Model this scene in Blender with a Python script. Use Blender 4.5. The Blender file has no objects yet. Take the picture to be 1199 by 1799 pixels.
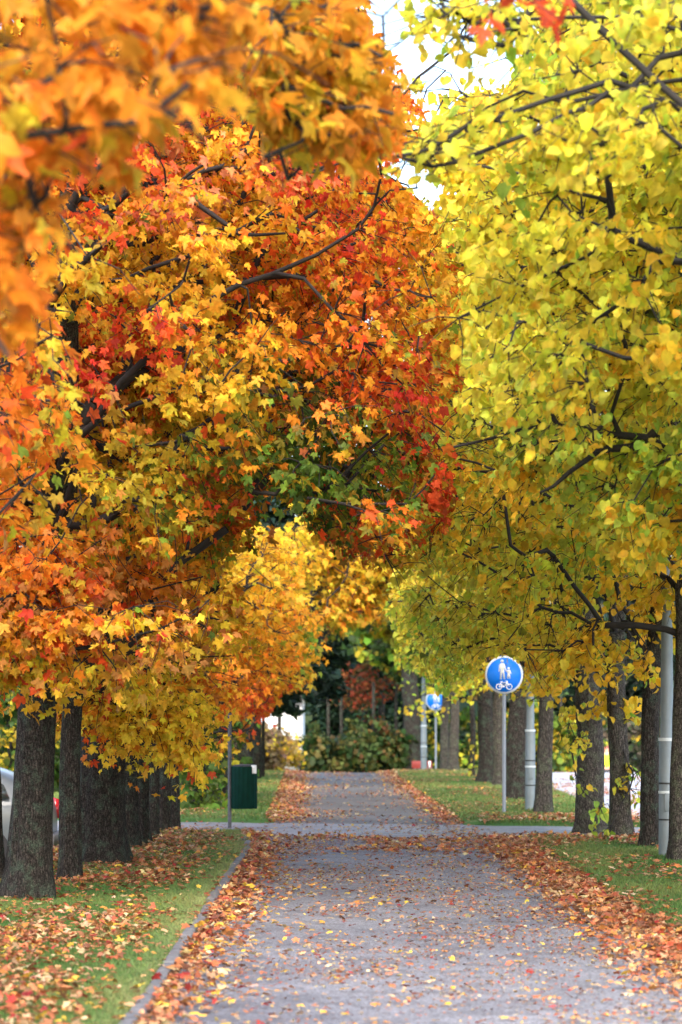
import bpy, bmesh, math, random
import numpy as np
from mathutils import Vector

# ------------------------------------------------------------------ camera, sky, sun, exposure
SC = bpy.context.scene
F = 5000.0; CX = 599.5; HY = 1250.0; CH = 1.65
cam = bpy.data.cameras.new('camera'); camo = bpy.data.objects.new('camera', cam)
SC.collection.objects.link(camo); SC.camera = camo
camo.location = (0, 0, CH); camo.rotation_euler = (math.radians(90), 0, 0)
cam.sensor_fit = 'VERTICAL'; cam.sensor_height = 36.0; cam.lens = F / 1799 * 36.0
cam.shift_y = (HY - 899.5) / 1799
cam.clip_start = 0.5; cam.clip_end = 2000
cam.dof.use_dof = True; cam.dof.focus_distance = 27.5; cam.dof.aperture_fstop = 2.9

SUN_EL, SUN_AZ = 42, 178      # high veiled sun behind the camera, slightly left
W = bpy.data.worlds.new("World"); SC.world = W; W.use_nodes = True
nt = W.node_tree; bg = nt.nodes['Background']
sky = nt.nodes.new('ShaderNodeTexSky'); sky.sky_type = 'NISHITA'; sky.sun_disc = False
sky.sun_elevation = math.radians(SUN_EL); sky.sun_rotation = math.radians(SUN_AZ)
sky.air_density = 1.0; sky.dust_density = 4.0; sky.ozone_density = 1.0
nt.links.new(sky.outputs[0], bg.inputs[0]); bg.inputs[1].default_value = 0.15
sl = bpy.data.lights.new('sun', 'SUN'); sl.energy = 0.7; sl.angle = math.radians(50); sl.color = (1, .95, .88)
so = bpy.data.objects.new('sun', sl); SC.collection.objects.link(so)
az = math.radians(SUN_AZ); el = math.radians(SUN_EL)
sd = Vector((math.sin(az) * math.cos(el), math.cos(az) * math.cos(el), math.sin(el)))
so.rotation_euler = sd.to_track_quat('Z', 'Y').to_euler(); so.location = (0, 0, 30)
SC.view_settings.view_transform = 'Standard'; SC.view_settings.look = 'None'
SC.view_settings.gamma = 1; SC.view_settings.use_curve_mapping = False
SC.view_settings.exposure = 2.35
cy = SC.cycles
cy.max_bounces = 9; cy.diffuse_bounces = 7; cy.glossy_bounces = 2; cy.transmission_bounces = 7
cy.transparent_max_bounces = 4; cy.use_denoising = True; cy.caustics_reflective = False; cy.caustics_refractive = False

# ------------------------------------------------------------------ helpers
RNG = np.random.default_rng(7)
def P(px, py, D): return np.array([(px - CX) / F * D, D, CH + (HY - py) / F * D])
def proj(p):
    D = np.maximum(p[:, 1], .3)
    return CX + p[:, 0] / D * F, HY - (p[:, 2] - CH) / D * F
def smooth(a, b, x):
    t = np.clip((x - a) / (b - a), 0, 1); return t * t * (3 - 2 * t)
def inpoly(x, y, poly):
    x = np.asarray(x, float); y = np.asarray(y, float); r = np.zeros(x.shape, bool); n = len(poly)
    for i in range(n):
        x1, y1 = poly[i]; x2, y2 = poly[(i + 1) % n]
        c = ((y1 > y) != (y2 > y)); xx = (x2 - x1) * (y - y1) / ((y2 - y1) or 1e-9) + x1
        r ^= c & (x < xx)
    return r
_tab = np.random.default_rng(99).random((64, 64, 64)).astype(np.float32)
def noise3(p, s=1.0):
    q = np.asarray(p, float) * s + 1000.0; i = np.floor(q).astype(int); f = q - i; f = f * f * (3 - 2 * f)
    i0 = i % 64; i1 = (i + 1) % 64; r = 0
    for a in (0, 1):
        for b in (0, 1):
            for c in (0, 1):
                w = (f[:, 0] if a else 1 - f[:, 0]) * (f[:, 1] if b else 1 - f[:, 1]) * (f[:, 2] if c else 1 - f[:, 2])
                r = r + w * _tab[(i1 if a else i0)[:, 0], (i1 if b else i0)[:, 1], (i1 if c else i0)[:, 2]]
    return r
def norm(v): return v / np.maximum(np.linalg.norm(v, axis=-1, keepdims=True), 1e-9)

def tag(o, label=None, cat=None, group=None, kind=None):
    for k, v in (('label', label), ('category', cat), ('group', group), ('kind', kind)):
        if v: o[k] = v
    return o
def empty(name, loc, rz=0, **kw):
    o = bpy.data.objects.new(name, None); SC.collection.objects.link(o); o.location = loc; o.rotation_euler = (0, 0, rz)
    o.empty_display_size = .2
    return tag(o, **kw)
def mesh_obj(name, V, Fc, mat, parent=None, col=None, smoothf=False, origin=None):
    """V (n,3) world coordinates; Fc (m,k) faces of one size or a list of such arrays"""
    V = np.asarray(V, np.float32)
    if origin is not None: V = V - np.asarray(origin, np.float32)
    me = bpy.data.meshes.new(name)
    Fl = [np.asarray(f, np.int32) for f in (Fc if isinstance(Fc, list) else [Fc]) if len(f)]
    me.vertices.add(len(V)); me.vertices.foreach_set('co', V.ravel())
    loops = np.concatenate([f.ravel() for f in Fl]); tot = np.concatenate([np.full(len(f), f.shape[1], np.int32) for f in Fl])
    st = np.concatenate([[0], np.cumsum(tot)[:-1]]).astype(np.int32)
    me.loops.add(len(loops)); me.loops.foreach_set('vertex_index', loops)
    me.polygons.add(len(tot)); me.polygons.foreach_set('loop_start', st); me.polygons.foreach_set('loop_total', tot)
    if smoothf: me.polygons.foreach_set('use_smooth', np.ones(len(tot), bool))
    me.update(calc_edges=True)
    if col is not None:
        a = me.color_attributes.new('tint', 'FLOAT_COLOR', 'POINT')
        c = np.ones((len(V), 4), np.float32); c[:, :3] = col; a.data.foreach_set('color', c.ravel())
    me.materials.append(mat)
    o = bpy.data.objects.new(name, me); SC.collection.objects.link(o)
    if parent is not None: o.parent = parent
    return o

class MB:
    """collects simple solids into one mesh; coordinates local to the thing"""
    def __init__(s): s.V = []; s.Q = []; s.T = []; s.n = 0
    def add(s, V, Q=(), T=()):
        V = np.asarray(V, float).reshape(-1, 3)
        if len(Q): s.Q.append(np.asarray(Q, int) + s.n)
        if len(T): s.T.append(np.asarray(T, int) + s.n)
        s.V.append(V); s.n += len(V); return s
    def box(s, c, d, bev=0.0):
        c = np.array(c, float); h = np.array(d, float) / 2
        if bev <= 0:
            V = [c + h * np.array(k) for k in [(-1,-1,-1),(1,-1,-1),(1,1,-1),(-1,1,-1),(-1,-1,1),(1,-1,1),(1,1,1),(-1,1,1)]]
            return s.add(V, [(0,3,2,1),(4,5,6,7),(0,1,5,4),(1,2,6,5),(2,3,7,6),(3,0,4,7)])
        bm = bmesh.new(); bmesh.ops.create_cube(bm, size=1)
        for v in bm.verts: v.co = Vector((v.co.x * d[0], v.co.y * d[1], v.co.z * d[2]))
        bmesh.ops.bevel(bm, geom=bm.edges[:], offset=bev, segments=2, affect='EDGES', profile=.5)
        bmesh.ops.triangulate(bm, faces=bm.faces[:]); bm.verts.index_update()
        V = [np.array(v.co) + c for v in bm.verts]; T = [[v.index for v in f.verts] for f in bm.faces]; bm.free()
        return s.add(V, T=T)
    def lathe(s, c, prof, n=20, axis=2, ang0=0.0):
        V = []
        for z, r in prof:
            for k in range(n):
                a = 2 * math.pi * k / n + ang0; p = [0, 0, 0]; o = [i for i in range(3) if i != axis]
                p[axis] = z; p[o[0]] = r * math.cos(a); p[o[1]] = r * math.sin(a); V.append(np.array(p) + c)
        Q = [(i * n + k, i * n + (k + 1) % n, (i + 1) * n + (k + 1) % n, (i + 1) * n + k) for i in range(len(prof) - 1) for k in range(n)]
        V.append(np.array(c, float) + [prof[0][0] if a == axis else 0 for a in range(3)]); V.append(np.array(c, float) + [prof[-1][0] if a == axis else 0 for a in range(3)])
        b = len(prof) * n; T = [(b, (k + 1) % n, k) for k in range(n)] + [(b + 1, (len(prof) - 1) * n + k, (len(prof) - 1) * n + (k + 1) % n) for k in range(n)]
        return s.add(V, Q, T)
    def tube(s, pts, rad, n=8):
        pts = np.array(pts, float); m = len(pts); rad = np.broadcast_to(rad, (m,)); V = []; u = None
        for i in range(m):
            t = norm(pts[min(i + 1, m - 1)] - pts[max(i - 1, 0)])
            if u is None:
                u = np.cross(t, [0, 1, 0.1]); 
            u = norm(u - t * np.dot(u, t)); w = np.cross(t, u)
            for k in range(n):
                a = 2 * math.pi * k / n; V.append(pts[i] + rad[i] * (math.cos(a) * u + math.sin(a) * w))
        Q = [(i * n + k, i * n + (k + 1) % n, (i + 1) * n + (k + 1) % n, (i + 1) * n + k) for i in range(m - 1) for k in range(n)]
        V.append(pts[0]); V.append(pts[-1]); b = m * n
        T = [(b, (k + 1) % n, k) for k in range(n)] + [(b + 1, (m - 1) * n + k, (m - 1) * n + (k + 1) % n) for k in range(n)]
        return s.add(V, Q, T)
    def plate(s, poly, y0, y1):
        """polygon in x,z extruded in y (front y0)"""
        n = len(poly); V = [(x, y0, z) for x, z in poly] + [(x, y1, z) for x, z in poly]
        bm = bmesh.new(); vs = [bm.verts.new(v) for v in V]
        bm.faces.new(vs[:n]); bm.faces.new(vs[n:][::-1])
        for k in range(n): bm.faces.new((vs[k], vs[n + k], vs[n + (k + 1) % n], vs[(k + 1) % n]))
        bmesh.ops.recalc_face_normals(bm, faces=bm.faces[:]); bmesh.ops.triangulate(bm, faces=bm.faces[:]); bm.verts.index_update()
        T = [[v.index for v in f.verts] for f in bm.faces]; bm.free()
        return s.add(V, T=T)
    def build(s, name, mat, parent=None, smoothf=False):
        V = np.concatenate(s.V); L = []
        if s.Q: L.append(np.concatenate(s.Q))
        if s.T: L.append(np.concatenate(s.T))
        o = mesh_obj(name, V, L, mat, parent)
        if smoothf:
            for p in o.data.polygons: p.use_smooth = True
            try: o.data.set_sharp_from_angle(angle=math.radians(35))
            except Exception: pass
        return o

# ------------------------------------------------------------------ materials
def newmat(name):
    m = bpy.data.materials.new(name); m.use_nodes = True; n = m.node_tree; b = n.nodes['Principled BSDF']; return m, n, b
def N(n, t, **kw):
    x = n.nodes.new(t)
    for k, v in kw.items():
        if k in x.inputs: x.inputs[k].default_value = v
        else: setattr(x, k, v)
    return x
def ramp(n, stops):
    r = n.nodes.new('ShaderNodeValToRGB'); e = r.color_ramp.elements
    e[0].position, e[0].color = stops[0][0], (*stops[0][1], 1); e[1].position, e[1].color = stops[-1][0], (*stops[-1][1], 1)
    for p, c in stops[1:-1]:
        q = e.new(p); q.color = (*c, 1)
    return r
def leaf_mat(name, trans=.38, rough=.55, spec=.25):
    m, n, b = newmat(name); L = n.links.new
    at = N(n, 'ShaderNodeAttribute', attribute_name='tint')
    tc = N(n, 'ShaderNodeTexCoord'); ns = N(n, 'ShaderNodeTexNoise', Scale=26.0, Detail=3.0); L(tc.outputs['Object'], ns.inputs['Vector'])
    mr = N(n, 'ShaderNodeMapRange'); L(ns.outputs[0], mr.inputs[0]); mr.inputs[1].default_value = .3; mr.inputs[2].default_value = .7; mr.inputs[3].default_value = .8; mr.inputs[4].default_value = 1.12
    mx = N(n, 'ShaderNodeMix', data_type='RGBA', blend_type='MULTIPLY'); mx.inputs[0].default_value = 1
    L(at.outputs['Color'], mx.inputs[6]); L(mr.outputs[0], mx.inputs[7])
    b.inputs['Roughness'].default_value = rough; b.inputs['Specular IOR Level'].default_value = spec
    L(mx.outputs[2], b.inputs['Base Color'])
    tr = N(n, 'ShaderNodeBsdfTranslucent'); L(mx.outputs[2], tr.inputs[0])
    ms = N(n, 'ShaderNodeMixShader'); ms.inputs[0].default_value = trans
    L(b.outputs[0], ms.inputs[1]); L(tr.outputs[0], ms.inputs[2]); L(ms.outputs[0], n.nodes['Material Output'].inputs[0])
    return m
def bark_mat(name, dark, light, lichen, lich_amt):
    m, n, b = newmat(name); L = n.links.new
    tc = N(n, 'ShaderNodeTexCoord'); mp = N(n, 'ShaderNodeMapping'); mp.inputs['Scale'].default_value = (34, 34, 8)
    L(tc.outputs['Object'], mp.inputs[0])
    n1 = N(n, 'ShaderNodeTexNoise', Scale=1.6, Detail=6.0, Roughness=.65); L(mp.outputs[0], n1.inputs['Vector'])
    v1 = N(n, 'ShaderNodeTexVoronoi', Scale=1.3); v1.feature = 'DISTANCE_TO_EDGE'; 
    ad = N(n, 'ShaderNodeVectorMath', operation='ADD'); sc_ = N(n, 'ShaderNodeVectorMath', operation='SCALE'); sc_.inputs['Scale'].default_value = 1.2
    L(n1.outputs['Color'], sc_.inputs[0]); L(mp.outputs[0], ad.inputs[0]); L(sc_.outputs[0], ad.inputs[1]); L(ad.outputs[0], v1.inputs['Vector'])
    r1 = ramp(n, [(.0, dark), (.25, tuple((a + c) / 2 for a, c in zip(dark, light))), (.75, light)])
    mu = N(n, 'ShaderNodeMath', operation='MULTIPLY'); L(v1.outputs[0], mu.inputs[0]); mu.inputs[1].default_value = 2.2
    mu2 = N(n, 'ShaderNodeMath', operation='MULTIPLY'); L(mu.outputs[0], mu2.inputs[0]); L(n1.outputs[0], mu2.inputs[1])
    mu3 = N(n, 'ShaderNodeMath', operation='MULTIPLY'); L(mu2.outputs[0], mu3.inputs[0]); mu3.inputs[1].default_value = 1.6
    L(mu3.outputs[0], r1.inputs[0])
    n2 = N(n, 'ShaderNodeTexNoise', Scale=7.0, Detail=5.0, Roughness=.7); L(tc.outputs['Object'], n2.inputs['Vector'])
    r2 = ramp(n, [(.5, (0, 0, 0)), (.62, (lich_amt,) * 3)]); L(n2.outputs[0], r2.inputs[0])
    mx = N(n, 'ShaderNodeMix', data_type='RGBA'); L(r2.outputs[0], mx.inputs[0]); L(r1.outputs[0], mx.inputs[6]); mx.inputs[7].default_value = (*lichen, 1)
    n4 = N(n, 'ShaderNodeTexNoise', Scale=75.0, Detail=6.0, Roughness=.8); L(tc.outputs['Object'], n4.inputs['Vector'])
    r4 = ramp(n, [(.38, (.35,) * 3), (.5, (.9,) * 3), (.62, (2.3,) * 3)]); L(n4.outputs[0], r4.inputs[0])
    m4 = N(n, 'ShaderNodeMix', data_type='RGBA', blend_type='MULTIPLY'); m4.inputs[0].default_value = 1; L(mx.outputs[2], m4.inputs[6]); L(r4.outputs[0], m4.inputs[7])
    L(m4.outputs[2], b.inputs['Base Color']); b.inputs['Roughness'].default_value = .9; b.inputs['Specular IOR Level'].default_value = .2
    bp = N(n, 'ShaderNodeBump', Strength=1.0, Distance=.045); L(mu2.outputs[0], bp.inputs['Height']); L(bp.outputs[0], b.inputs['Normal'])
    return m
def plain(name, col, rough=.5, metal=0, spec=.5, var=.12, scale=8.0, coat=0, bump=0):
    m, n, b = newmat(name); L = n.links.new
    tc = N(n, 'ShaderNodeTexCoord'); ns = N(n, 'ShaderNodeTexNoise', Scale=scale, Detail=5.0, Roughness=.6); L(tc.outputs['Object'], ns.inputs['Vector'])
    r = ramp(n, [(.3, tuple(c * (1 - var) for c in col)), (.7, tuple(min(1, c * (1 + var)) for c in col))]); L(ns.outputs[0], r.inputs[0])
    L(r.outputs[0], b.inputs['Base Color']); b.inputs['Roughness'].default_value = rough; b.inputs['Metallic'].default_value = metal
    b.inputs['Specular IOR Level'].default_value = spec; b.inputs['Coat Weight'].default_value = coat
    if bump:
        bp = N(n, 'ShaderNodeBump', Strength=.4, Distance=bump); L(ns.outputs[0], bp.inputs['Height']); L(bp.outputs[0], b.inputs['Normal'])
    return m
def asphalt(name, c1, c2, speck, rough=.75, blotch=.55):
    m, n, b = newmat(name); L = n.links.new
    tc = N(n, 'ShaderNodeTexCoord')
    n1 = N(n, 'ShaderNodeTexNoise', Scale=.55, Detail=5.0, Roughness=.6); L(tc.outputs['Object'], n1.inputs['Vector'])
    r1 = ramp(n, [(.35, c1), (.65, c2)]); L(n1.outputs[0], r1.inputs[0])
    n2 = N(n, 'ShaderNodeTexVoronoi', Scale=75.0); L(tc.outputs['Object'], n2.inputs['Vector'])
    r2 = ramp(n, [(0, (1 - speck,) * 3), (1, (1 + speck,) * 3)]); L(n2.outputs['Color'], r2.inputs[0])
    mx = N(n, 'ShaderNodeMix', data_type='RGBA', blend_type='MULTIPLY'); mx.inputs[0].default_value = 1; mx.clamp_result = False
    L(r1.outputs[0], mx.inputs[6]); L(r2.outputs[0], mx.inputs[7])
    n3 = N(n, 'ShaderNodeTexNoise', Scale=2.2, Detail=8.0, Roughness=.75); L(tc.outputs['Object'], n3.inputs['Vector'])
    r3 = ramp(n, [(.42, (.62,) * 3), (.5, (1,) * 3)]); L(n3.outputs[0], r3.inputs[0])
    m2 = N(n, 'ShaderNodeMix', data_type='RGBA', blend_type='MULTIPLY'); m2.inputs[0].default_value = blotch
    L(mx.outputs[2], m2.inputs[6]); L(r3.outputs[0], m2.inputs[7])
    L(m2.outputs[2], b.inputs['Base Color']); b.inputs['Roughness'].default_value = rough; b.inputs['Specular IOR Level'].default_value = .4
    bp = N(n, 'ShaderNodeBump', Strength=.5, Distance=.004); L(n2.outputs['Distance'], bp.inputs['Height']); L(bp.outputs[0], b.inputs['Normal'])
    return m

M = {}
M['maple'] = leaf_mat('maple_leaf', .55); M['linden'] = leaf_mat('linden_leaf', .52)
M['litter'] = leaf_mat('fallen_leaf', .12, .6, .3); M['grass'] = leaf_mat('grass_blade', .25, .6, .2)
M['needle'] = leaf_mat('needle', .05, .6, .2)
M['bark_dark'] = bark_mat('bark_dark', (.008, .0065, .0055), (.075, .062, .052), (.06, .085, .06), .7)
M['bark_grey'] = bark_mat('bark_grey', (.022, .019, .016), (.13, .112, .096), (.11, .13, .08), .6)
M['branch'] = plain('branch_bark', (.014, .012, .011), .9, var=.4, scale=20)
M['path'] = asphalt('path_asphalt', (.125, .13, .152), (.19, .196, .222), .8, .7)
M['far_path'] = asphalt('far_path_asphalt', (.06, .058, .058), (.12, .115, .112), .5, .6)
M['cross'] = asphalt('cross_path_asphalt', (.17, .17, .18), (.25, .245, .25), .5, .55)
M['road'] = asphalt('road_asphalt', (.27, .27, .285), (.34, .34, .35), .15, .42, .1)
M['lot'] = asphalt('lot_asphalt', (.10, .10, .10), (.16, .155, .15), .4)
M['kerb'] = plain('kerb_stone', (.12, .12, .128), .9, var=.5, scale=14, bump=.01)
M['column'] = plain('galvanised_column', (.17, .205, .22), .6, .2, var=.12, scale=6)
M['dark'] = plain('dark_gap', (.02, .022, .024), .7)
M['band'] = plain('pale_band', (.55, .6, .62), .5)
M['sign_blue'] = plain('sign_blue', (.0, .20, .90), .35, var=.05)
M['sign_white'] = plain('sign_white', (.78, .80, .82), .4, var=.05)
M['post'] = plain('sign_post_steel', (.22, .245, .28), .6, .2)
M['bin'] = plain('bin_green', (.002, .026, .018), .75, spec=.1, var=.2)
M['rust'] = plain('dark_post', (.10, .10, .11), .7, .2, var=.35, scale=14)
M['silver'] = plain('silver_paint', (.10, .12, .13), .4, .2, var=.03, coat=.3)
M['glass'] = plain('car_glass', (.05, .06, .06), .08, spec=.8)
M['rubber'] = plain('rubber', (.015, .015, .016), .8)
M['rim'] = plain('rim_alloy', (.4, .4, .42), .35, .8)
M['red'] = plain('red_lens', (.55, .01, .02), .15, coat=1)
M['clearlens'] = plain('clear_lens', (.75, .72, .74), .15, coat=1)
M['grey_plastic'] = plain('grey_plastic', (.17, .16, .16), .6)
M['wall'] = plain('white_render', (.80, .82, .84), .8, var=.03, scale=2)
M['plinth'] = plain('dark_plinth', (.09, .11, .15), .8)
M['roof'] = plain('dark_roof', (.05, .045, .045), .8, var=.25)
M['window'] = plain('window_glass', (.04, .05, .06), .1, spec=.8)
M['hivis'] = plain('hi_vis_cloth', (.62, .95, .02), .8)
M['skin'] = plain('skin', (.55, .30, .22), .6)
M['hair'] = plain('hair_brown', (.16, .05, .03), .8)
M['trousers'] = plain('dark_trousers', (.025, .025, .03), .85)
M['redpaint'] = plain('red_paint', (.22, .02, .015), .5)

# ------------------------------------------------------------------ terrain
def xl(D): return np.interp(D, [0, 33, 36.5, 41, 75, 110], [-1.03, -1.05, -1.15, -.98, -1.33, -1.9])
def xr(D): return np.interp(D, [0, 20, 33, 36.5, 41, 75, 110], [2.5, 2.45, 2.30, 2.35, 1.80, 1.38, .9])
def c0(x): return 37.4 - .3 * x
def c1(x): return 41.6 - .3 * x
def road_l(D): return np.interp(D, [0, 43, 59, 80, 140], [4.5, 4.42, 4.42, 5.8, 8.5])
def base(x, D):
    x = np.asarray(x, float); D = np.asarray(D, float)
    z = -smooth(0, 1, (D - 76) / 26) * 1.45 + 0 * x
    drop = smooth(-3.15, -4.0, x) * (1 - smooth(37, 41, D))
    return z - .46 * drop
def lawn_d(x, D):
    """distance outside every paved area"""
    x = np.asarray(x, float); D = np.asarray(D, float)
    d1 = np.maximum(xl(D) - x, x - xr(D)); d2 = np.maximum(c0(x) - D, D - c1(x)); d3 = road_l(D) - x
    d4 = np.where(D < 39, x + 4.1, 9)
    return np.minimum(np.minimum(d1, d2), np.minimum(d3, d4))
def ground(x, D):
    d = lawn_d(x, D)
    return base(x, D) + np.clip(d * .5, -.03, .05)
def grid_sheet(xs, ys, zf, name, mat):
    X, Y = np.meshgrid(xs, ys); Z = zf(X, Y); V = np.stack([X.ravel(), Y.ravel(), Z.ravel()], 1)
    nx, ny = len(xs), len(ys); i = np.arange(ny - 1)[:, None] * nx + np.arange(nx - 1)[None]; i = i.ravel()
    return mesh_obj(name, V, np.stack([i, i + 1, i + nx + 1, i + nx], 1), mat, smoothf=True)
m, n, b = newmat('lawn_soil'); L = n.links.new
tc = N(n, 'ShaderNodeTexCoord'); n1 = N(n, 'ShaderNodeTexNoise', Scale=1.2, Detail=8.0, Roughness=.7); L(tc.outputs['Object'], n1.inputs['Vector'])
r1 = ramp(n, [(.3, (.035, .085, .018)), (.5, (.07, .15, .03)), (.62, (.13, .17, .05)), (.75, (.20, .15, .07))]); L(n1.outputs[0], r1.inputs[0]); L(r1.outputs[0], b.inputs['Base Color'])
b.inputs['Roughness'].default_value = .95; b.inputs['Specular IOR Level'].default_value = .1
n2 = N(n, 'ShaderNodeTexNoise', Scale=40.0, Detail=4.0); L(tc.outputs['Object'], n2.inputs['Vector'])
bp = N(n, 'ShaderNodeBump', Strength=.8, Distance=.03); L(n2.outputs[0], bp.inputs['Height']); L(bp.outputs[0], b.inputs['Normal'])
M['lawn'] = m
xs = np.concatenate([np.linspace(-400, -14, 12), np.arange(-12, 9, .14), np.linspace(10, 400, 14)])
ys = np.concatenate([np.linspace(-60, 5, 8), np.arange(6, 110, .35), np.linspace(115, 700, 16)])
tag(grid_sheet(xs, ys, ground, 'lawn', M['lawn']), kind='structure')
def strip(name, mat, D0, D1, lf, rf, step, dz, nx=10):
    Ds = np.arange(D0, D1 + step, step); t = np.linspace(0, 1, nx)
    X = lf(Ds)[:, None] * (1 - t) + rf(Ds)[:, None] * t; Y = np.repeat(Ds[:, None], nx, 1)
    Z = base(X, Y) + dz; V = np.stack([X.ravel(), Y.ravel(), Z.ravel()], 1)
    i = (np.arange(len(Ds) - 1)[:, None] * nx + np.arange(nx - 1)[None]).ravel()
    return tag(mesh_obj(name, V, np.stack([i, i + 1, i + nx + 1, i + nx], 1), mat, smoothf=True), kind='structure')
strip('cycle_path', M['path'], 0, 39.0, lambda D: xl(D) + 0, lambda D: xr(D) + .1, .5, 0)
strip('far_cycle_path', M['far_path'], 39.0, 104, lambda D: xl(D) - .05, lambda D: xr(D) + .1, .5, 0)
strip('road', M['road'], 0, 150, lambda D: road_l(D) - .05, lambda D: road_l(D) + 7.5, 1, .004)
strip('parking_lot', M['lot'], 5, 38, lambda D: -30 + 0 * D, lambda D: -4.05 + 0 * D, 1, .004)
xx = np.arange(-40, 4.6, .5); V = []; 
for x in xx:
    for t in np.linspace(0, 1, 9):
        D = c0(x) - .05 + (c1(x) - c0(x) + .1) * t; V.append((x, D, max(float(base(x, D)), -.2 if x < -3 else -9) + .008))
i = (np.arange(len(xx) - 1)[:, None] * 9 + np.arange(8)[None]).ravel()
tag(mesh_obj('cross_path', V, np.stack([i, i + 9, i + 10, i + 1], 1), M['cross'], smoothf=True), kind='structure')
# kerb stones along the left edge, one metre long each
k = MB(); D = 11.0; r = random.Random(5)
while D < 36.2:
    l = .98; x0 = float(xl(D)) - .05; rr = max(0, D - 34.5) ** 2 * .22
    k.box((x0 - rr + r.uniform(-.008, .008), D + l / 2, .0 + r.uniform(-.010, .008)), (.085, l, .14), .018); D += 1.0
tag(k.build('kerb', M['kerb']), kind='structure')

# ------------------------------------------------------------------ leaf templates
def fan(pts, z=0.0):
    pts = np.array(pts, float); n = len(pts); V = np.zeros((n + 1, 3)); V[1:, :2] = pts
    T = [(0, 1 + i, 1 + (i + 1) % n) for i in range(n)]; return V, np.array(T)
def pol(l): return [(r * math.cos(math.radians(a)), r * math.sin(math.radians(a))) for a, r in l]
mh = [(-90, .14), (-64, .40), (-30, .60), (-16, .46), (8, .56), (30, .86), (42, .70), (50, .58), (57, .47), (67, .60), (77, .72), (90, 1.0)]
full = mh + [(180 - a, r) for a, r in mh[-2:0:-1]]
V, T = fan(pol(full)); V[:, 2] = -.22 * (V[:, 0] ** 2 + V[:, 1] ** 2) + .12 * np.abs(V[:, 0]); V[:, 1] -= 0; MAPLE_HI = (V * [.62, .62, .62], T)
ml = [(-90, .18), (-30, .6), (3, .46), (32, .85), (58, .48), (90, 1.0)]
full = ml + [(180 - a, r) for a, r in ml[-2:0:-1]]
V, T = fan(pol(full)); V[:, 2] = -.22 * (V[:, 0] ** 2 + V[:, 1] ** 2) + .12 * np.abs(V[:, 0]); MAPLE_LO = (V * [.62, .62, .62], T)
hl = [(0, -.40), (.27, -.52), (.5, -.25), (.50, .10), (.30, .42), (0, .68), (-.30, .42), (-.50, .10), (-.5, -.25), (-.27, -.52)]
V, T = fan(hl); V[:, 2] = .2 * np.abs(V[:, 0]) - .25 * V[:, 1] ** 2; HEART = (V * .9, T)
hq = [(0, -.48), (.48, -.25), (.36, .3), (0, .72), (-.36, .3), (-.48, -.25)]
V, T = fan(hq); V[:, 2] = .2 * np.abs(V[:, 0]); HEART_LO = (V * .9, T)
ROUGH = (np.array([(-.5, -.4, 0), (.5, -.4, .1), (.6, .35, 0), (0, .7, -.1), (-.55, .3, .05)]), np.array([(0, 1, 2), (0, 2, 3), (0, 3, 4)]))
NEED = (np.array([(-.16, -.5, 0), (.16, -.5, 0), (.05, .6, -.06), (-.05, .6, -.06)]), np.array([(0, 1, 2), (0, 2, 3)]))

def leaves(pos, nrm, tip, size, tmpl, col, rng, curl=1.0):
    V0, T0 = tmpl; n = len(pos); k = len(V0)
    z = norm(nrm); y = norm(tip - z * np.sum(tip * z, 1, keepdims=True)); x = np.cross(y, z)
    s = size[:, None]; cz = (rng.normal(1, .8, n) * curl)[:, None]; asp = rng.uniform(.8, 1.08, n)[:, None]
    V = pos[:, None] + x[:, None] * (V0[None, :, 0] * s * asp)[..., None] + y[:, None] * (V0[None, :, 1] * s)[..., None] + z[:, None] * (V0[None, :, 2] * s * cz)[..., None]
    V += rng.normal(0, .035, V.shape) * s[..., None]
    Tt = (T0[None] + (np.arange(n) * k)[:, None, None]).reshape(-1, 3)
    rad_ = np.linalg.norm(V0[:, :2], axis=1); rad_ = rad_ / rad_.max(); g_ = rng.normal(0, .16, n)[:, None, None] * (rad_[None, :, None] - .5)
    C = (col[:, None] * (1 + g_ * np.array([.3, 1.6, 1.0])) * rng.normal(1, .07, (n, k, 1))).clip(.003, .95).reshape(-1, 3)
    return V.reshape(-1, 3), Tt, C

def prisms(A, B, ra, rb, sides):
    n = len(A); t = norm(B - A); h = np.where(np.abs(t[:, 2:3]) < .9, np.array([[0, 0, 1.0]]), np.array([[1.0, 0, 0]]))
    u = norm(np.cross(t, h)); w = np.cross(t, u); a = np.arange(sides) * 2 * math.pi / sides
    ring = u[:, None] * np.cos(a)[None, :, None] + w[:, None] * np.sin(a)[None, :, None]
    V = np.concatenate([A[:, None] + ring * ra[:, None, None], B[:, None] + ring * rb[:, None, None]], 1).reshape(-1, 3)
    q = np.array([(i, (i + 1) % sides, sides + (i + 1) % sides, sides + i) for i in range(sides)])
    return V, (q[None] + (np.arange(n) * 2 * sides)[:, None, None]).reshape(-1, 4)

def jitter(col, rng, v=.14, h=.08):
    n = len(col); c = col * rng.normal(1, v, (n, 1)).clip(.55, 1.5); c = c * rng.normal(1, h, (n, 3)); return c.clip(.004, .95)

# leaf colours (autumn leaf albedo; reds, orange and brown lightened to offset crown shade)
Y = (.80, .50, .035); G = (.80, .39, .025); O = (.78, .25, .02); R = (.68, .085, .02); CR = (.62, .045, .03); DG = (.07, .14, .02); OL = (.56, .42, .03); GR = (.17, .27, .03); BR = (.56, .24, .06); LE = (.80, .68, .06); LI = (.56, .57, .06); PK = (.75, .28, .12)
SPR = (.28, .42, .05)

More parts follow.
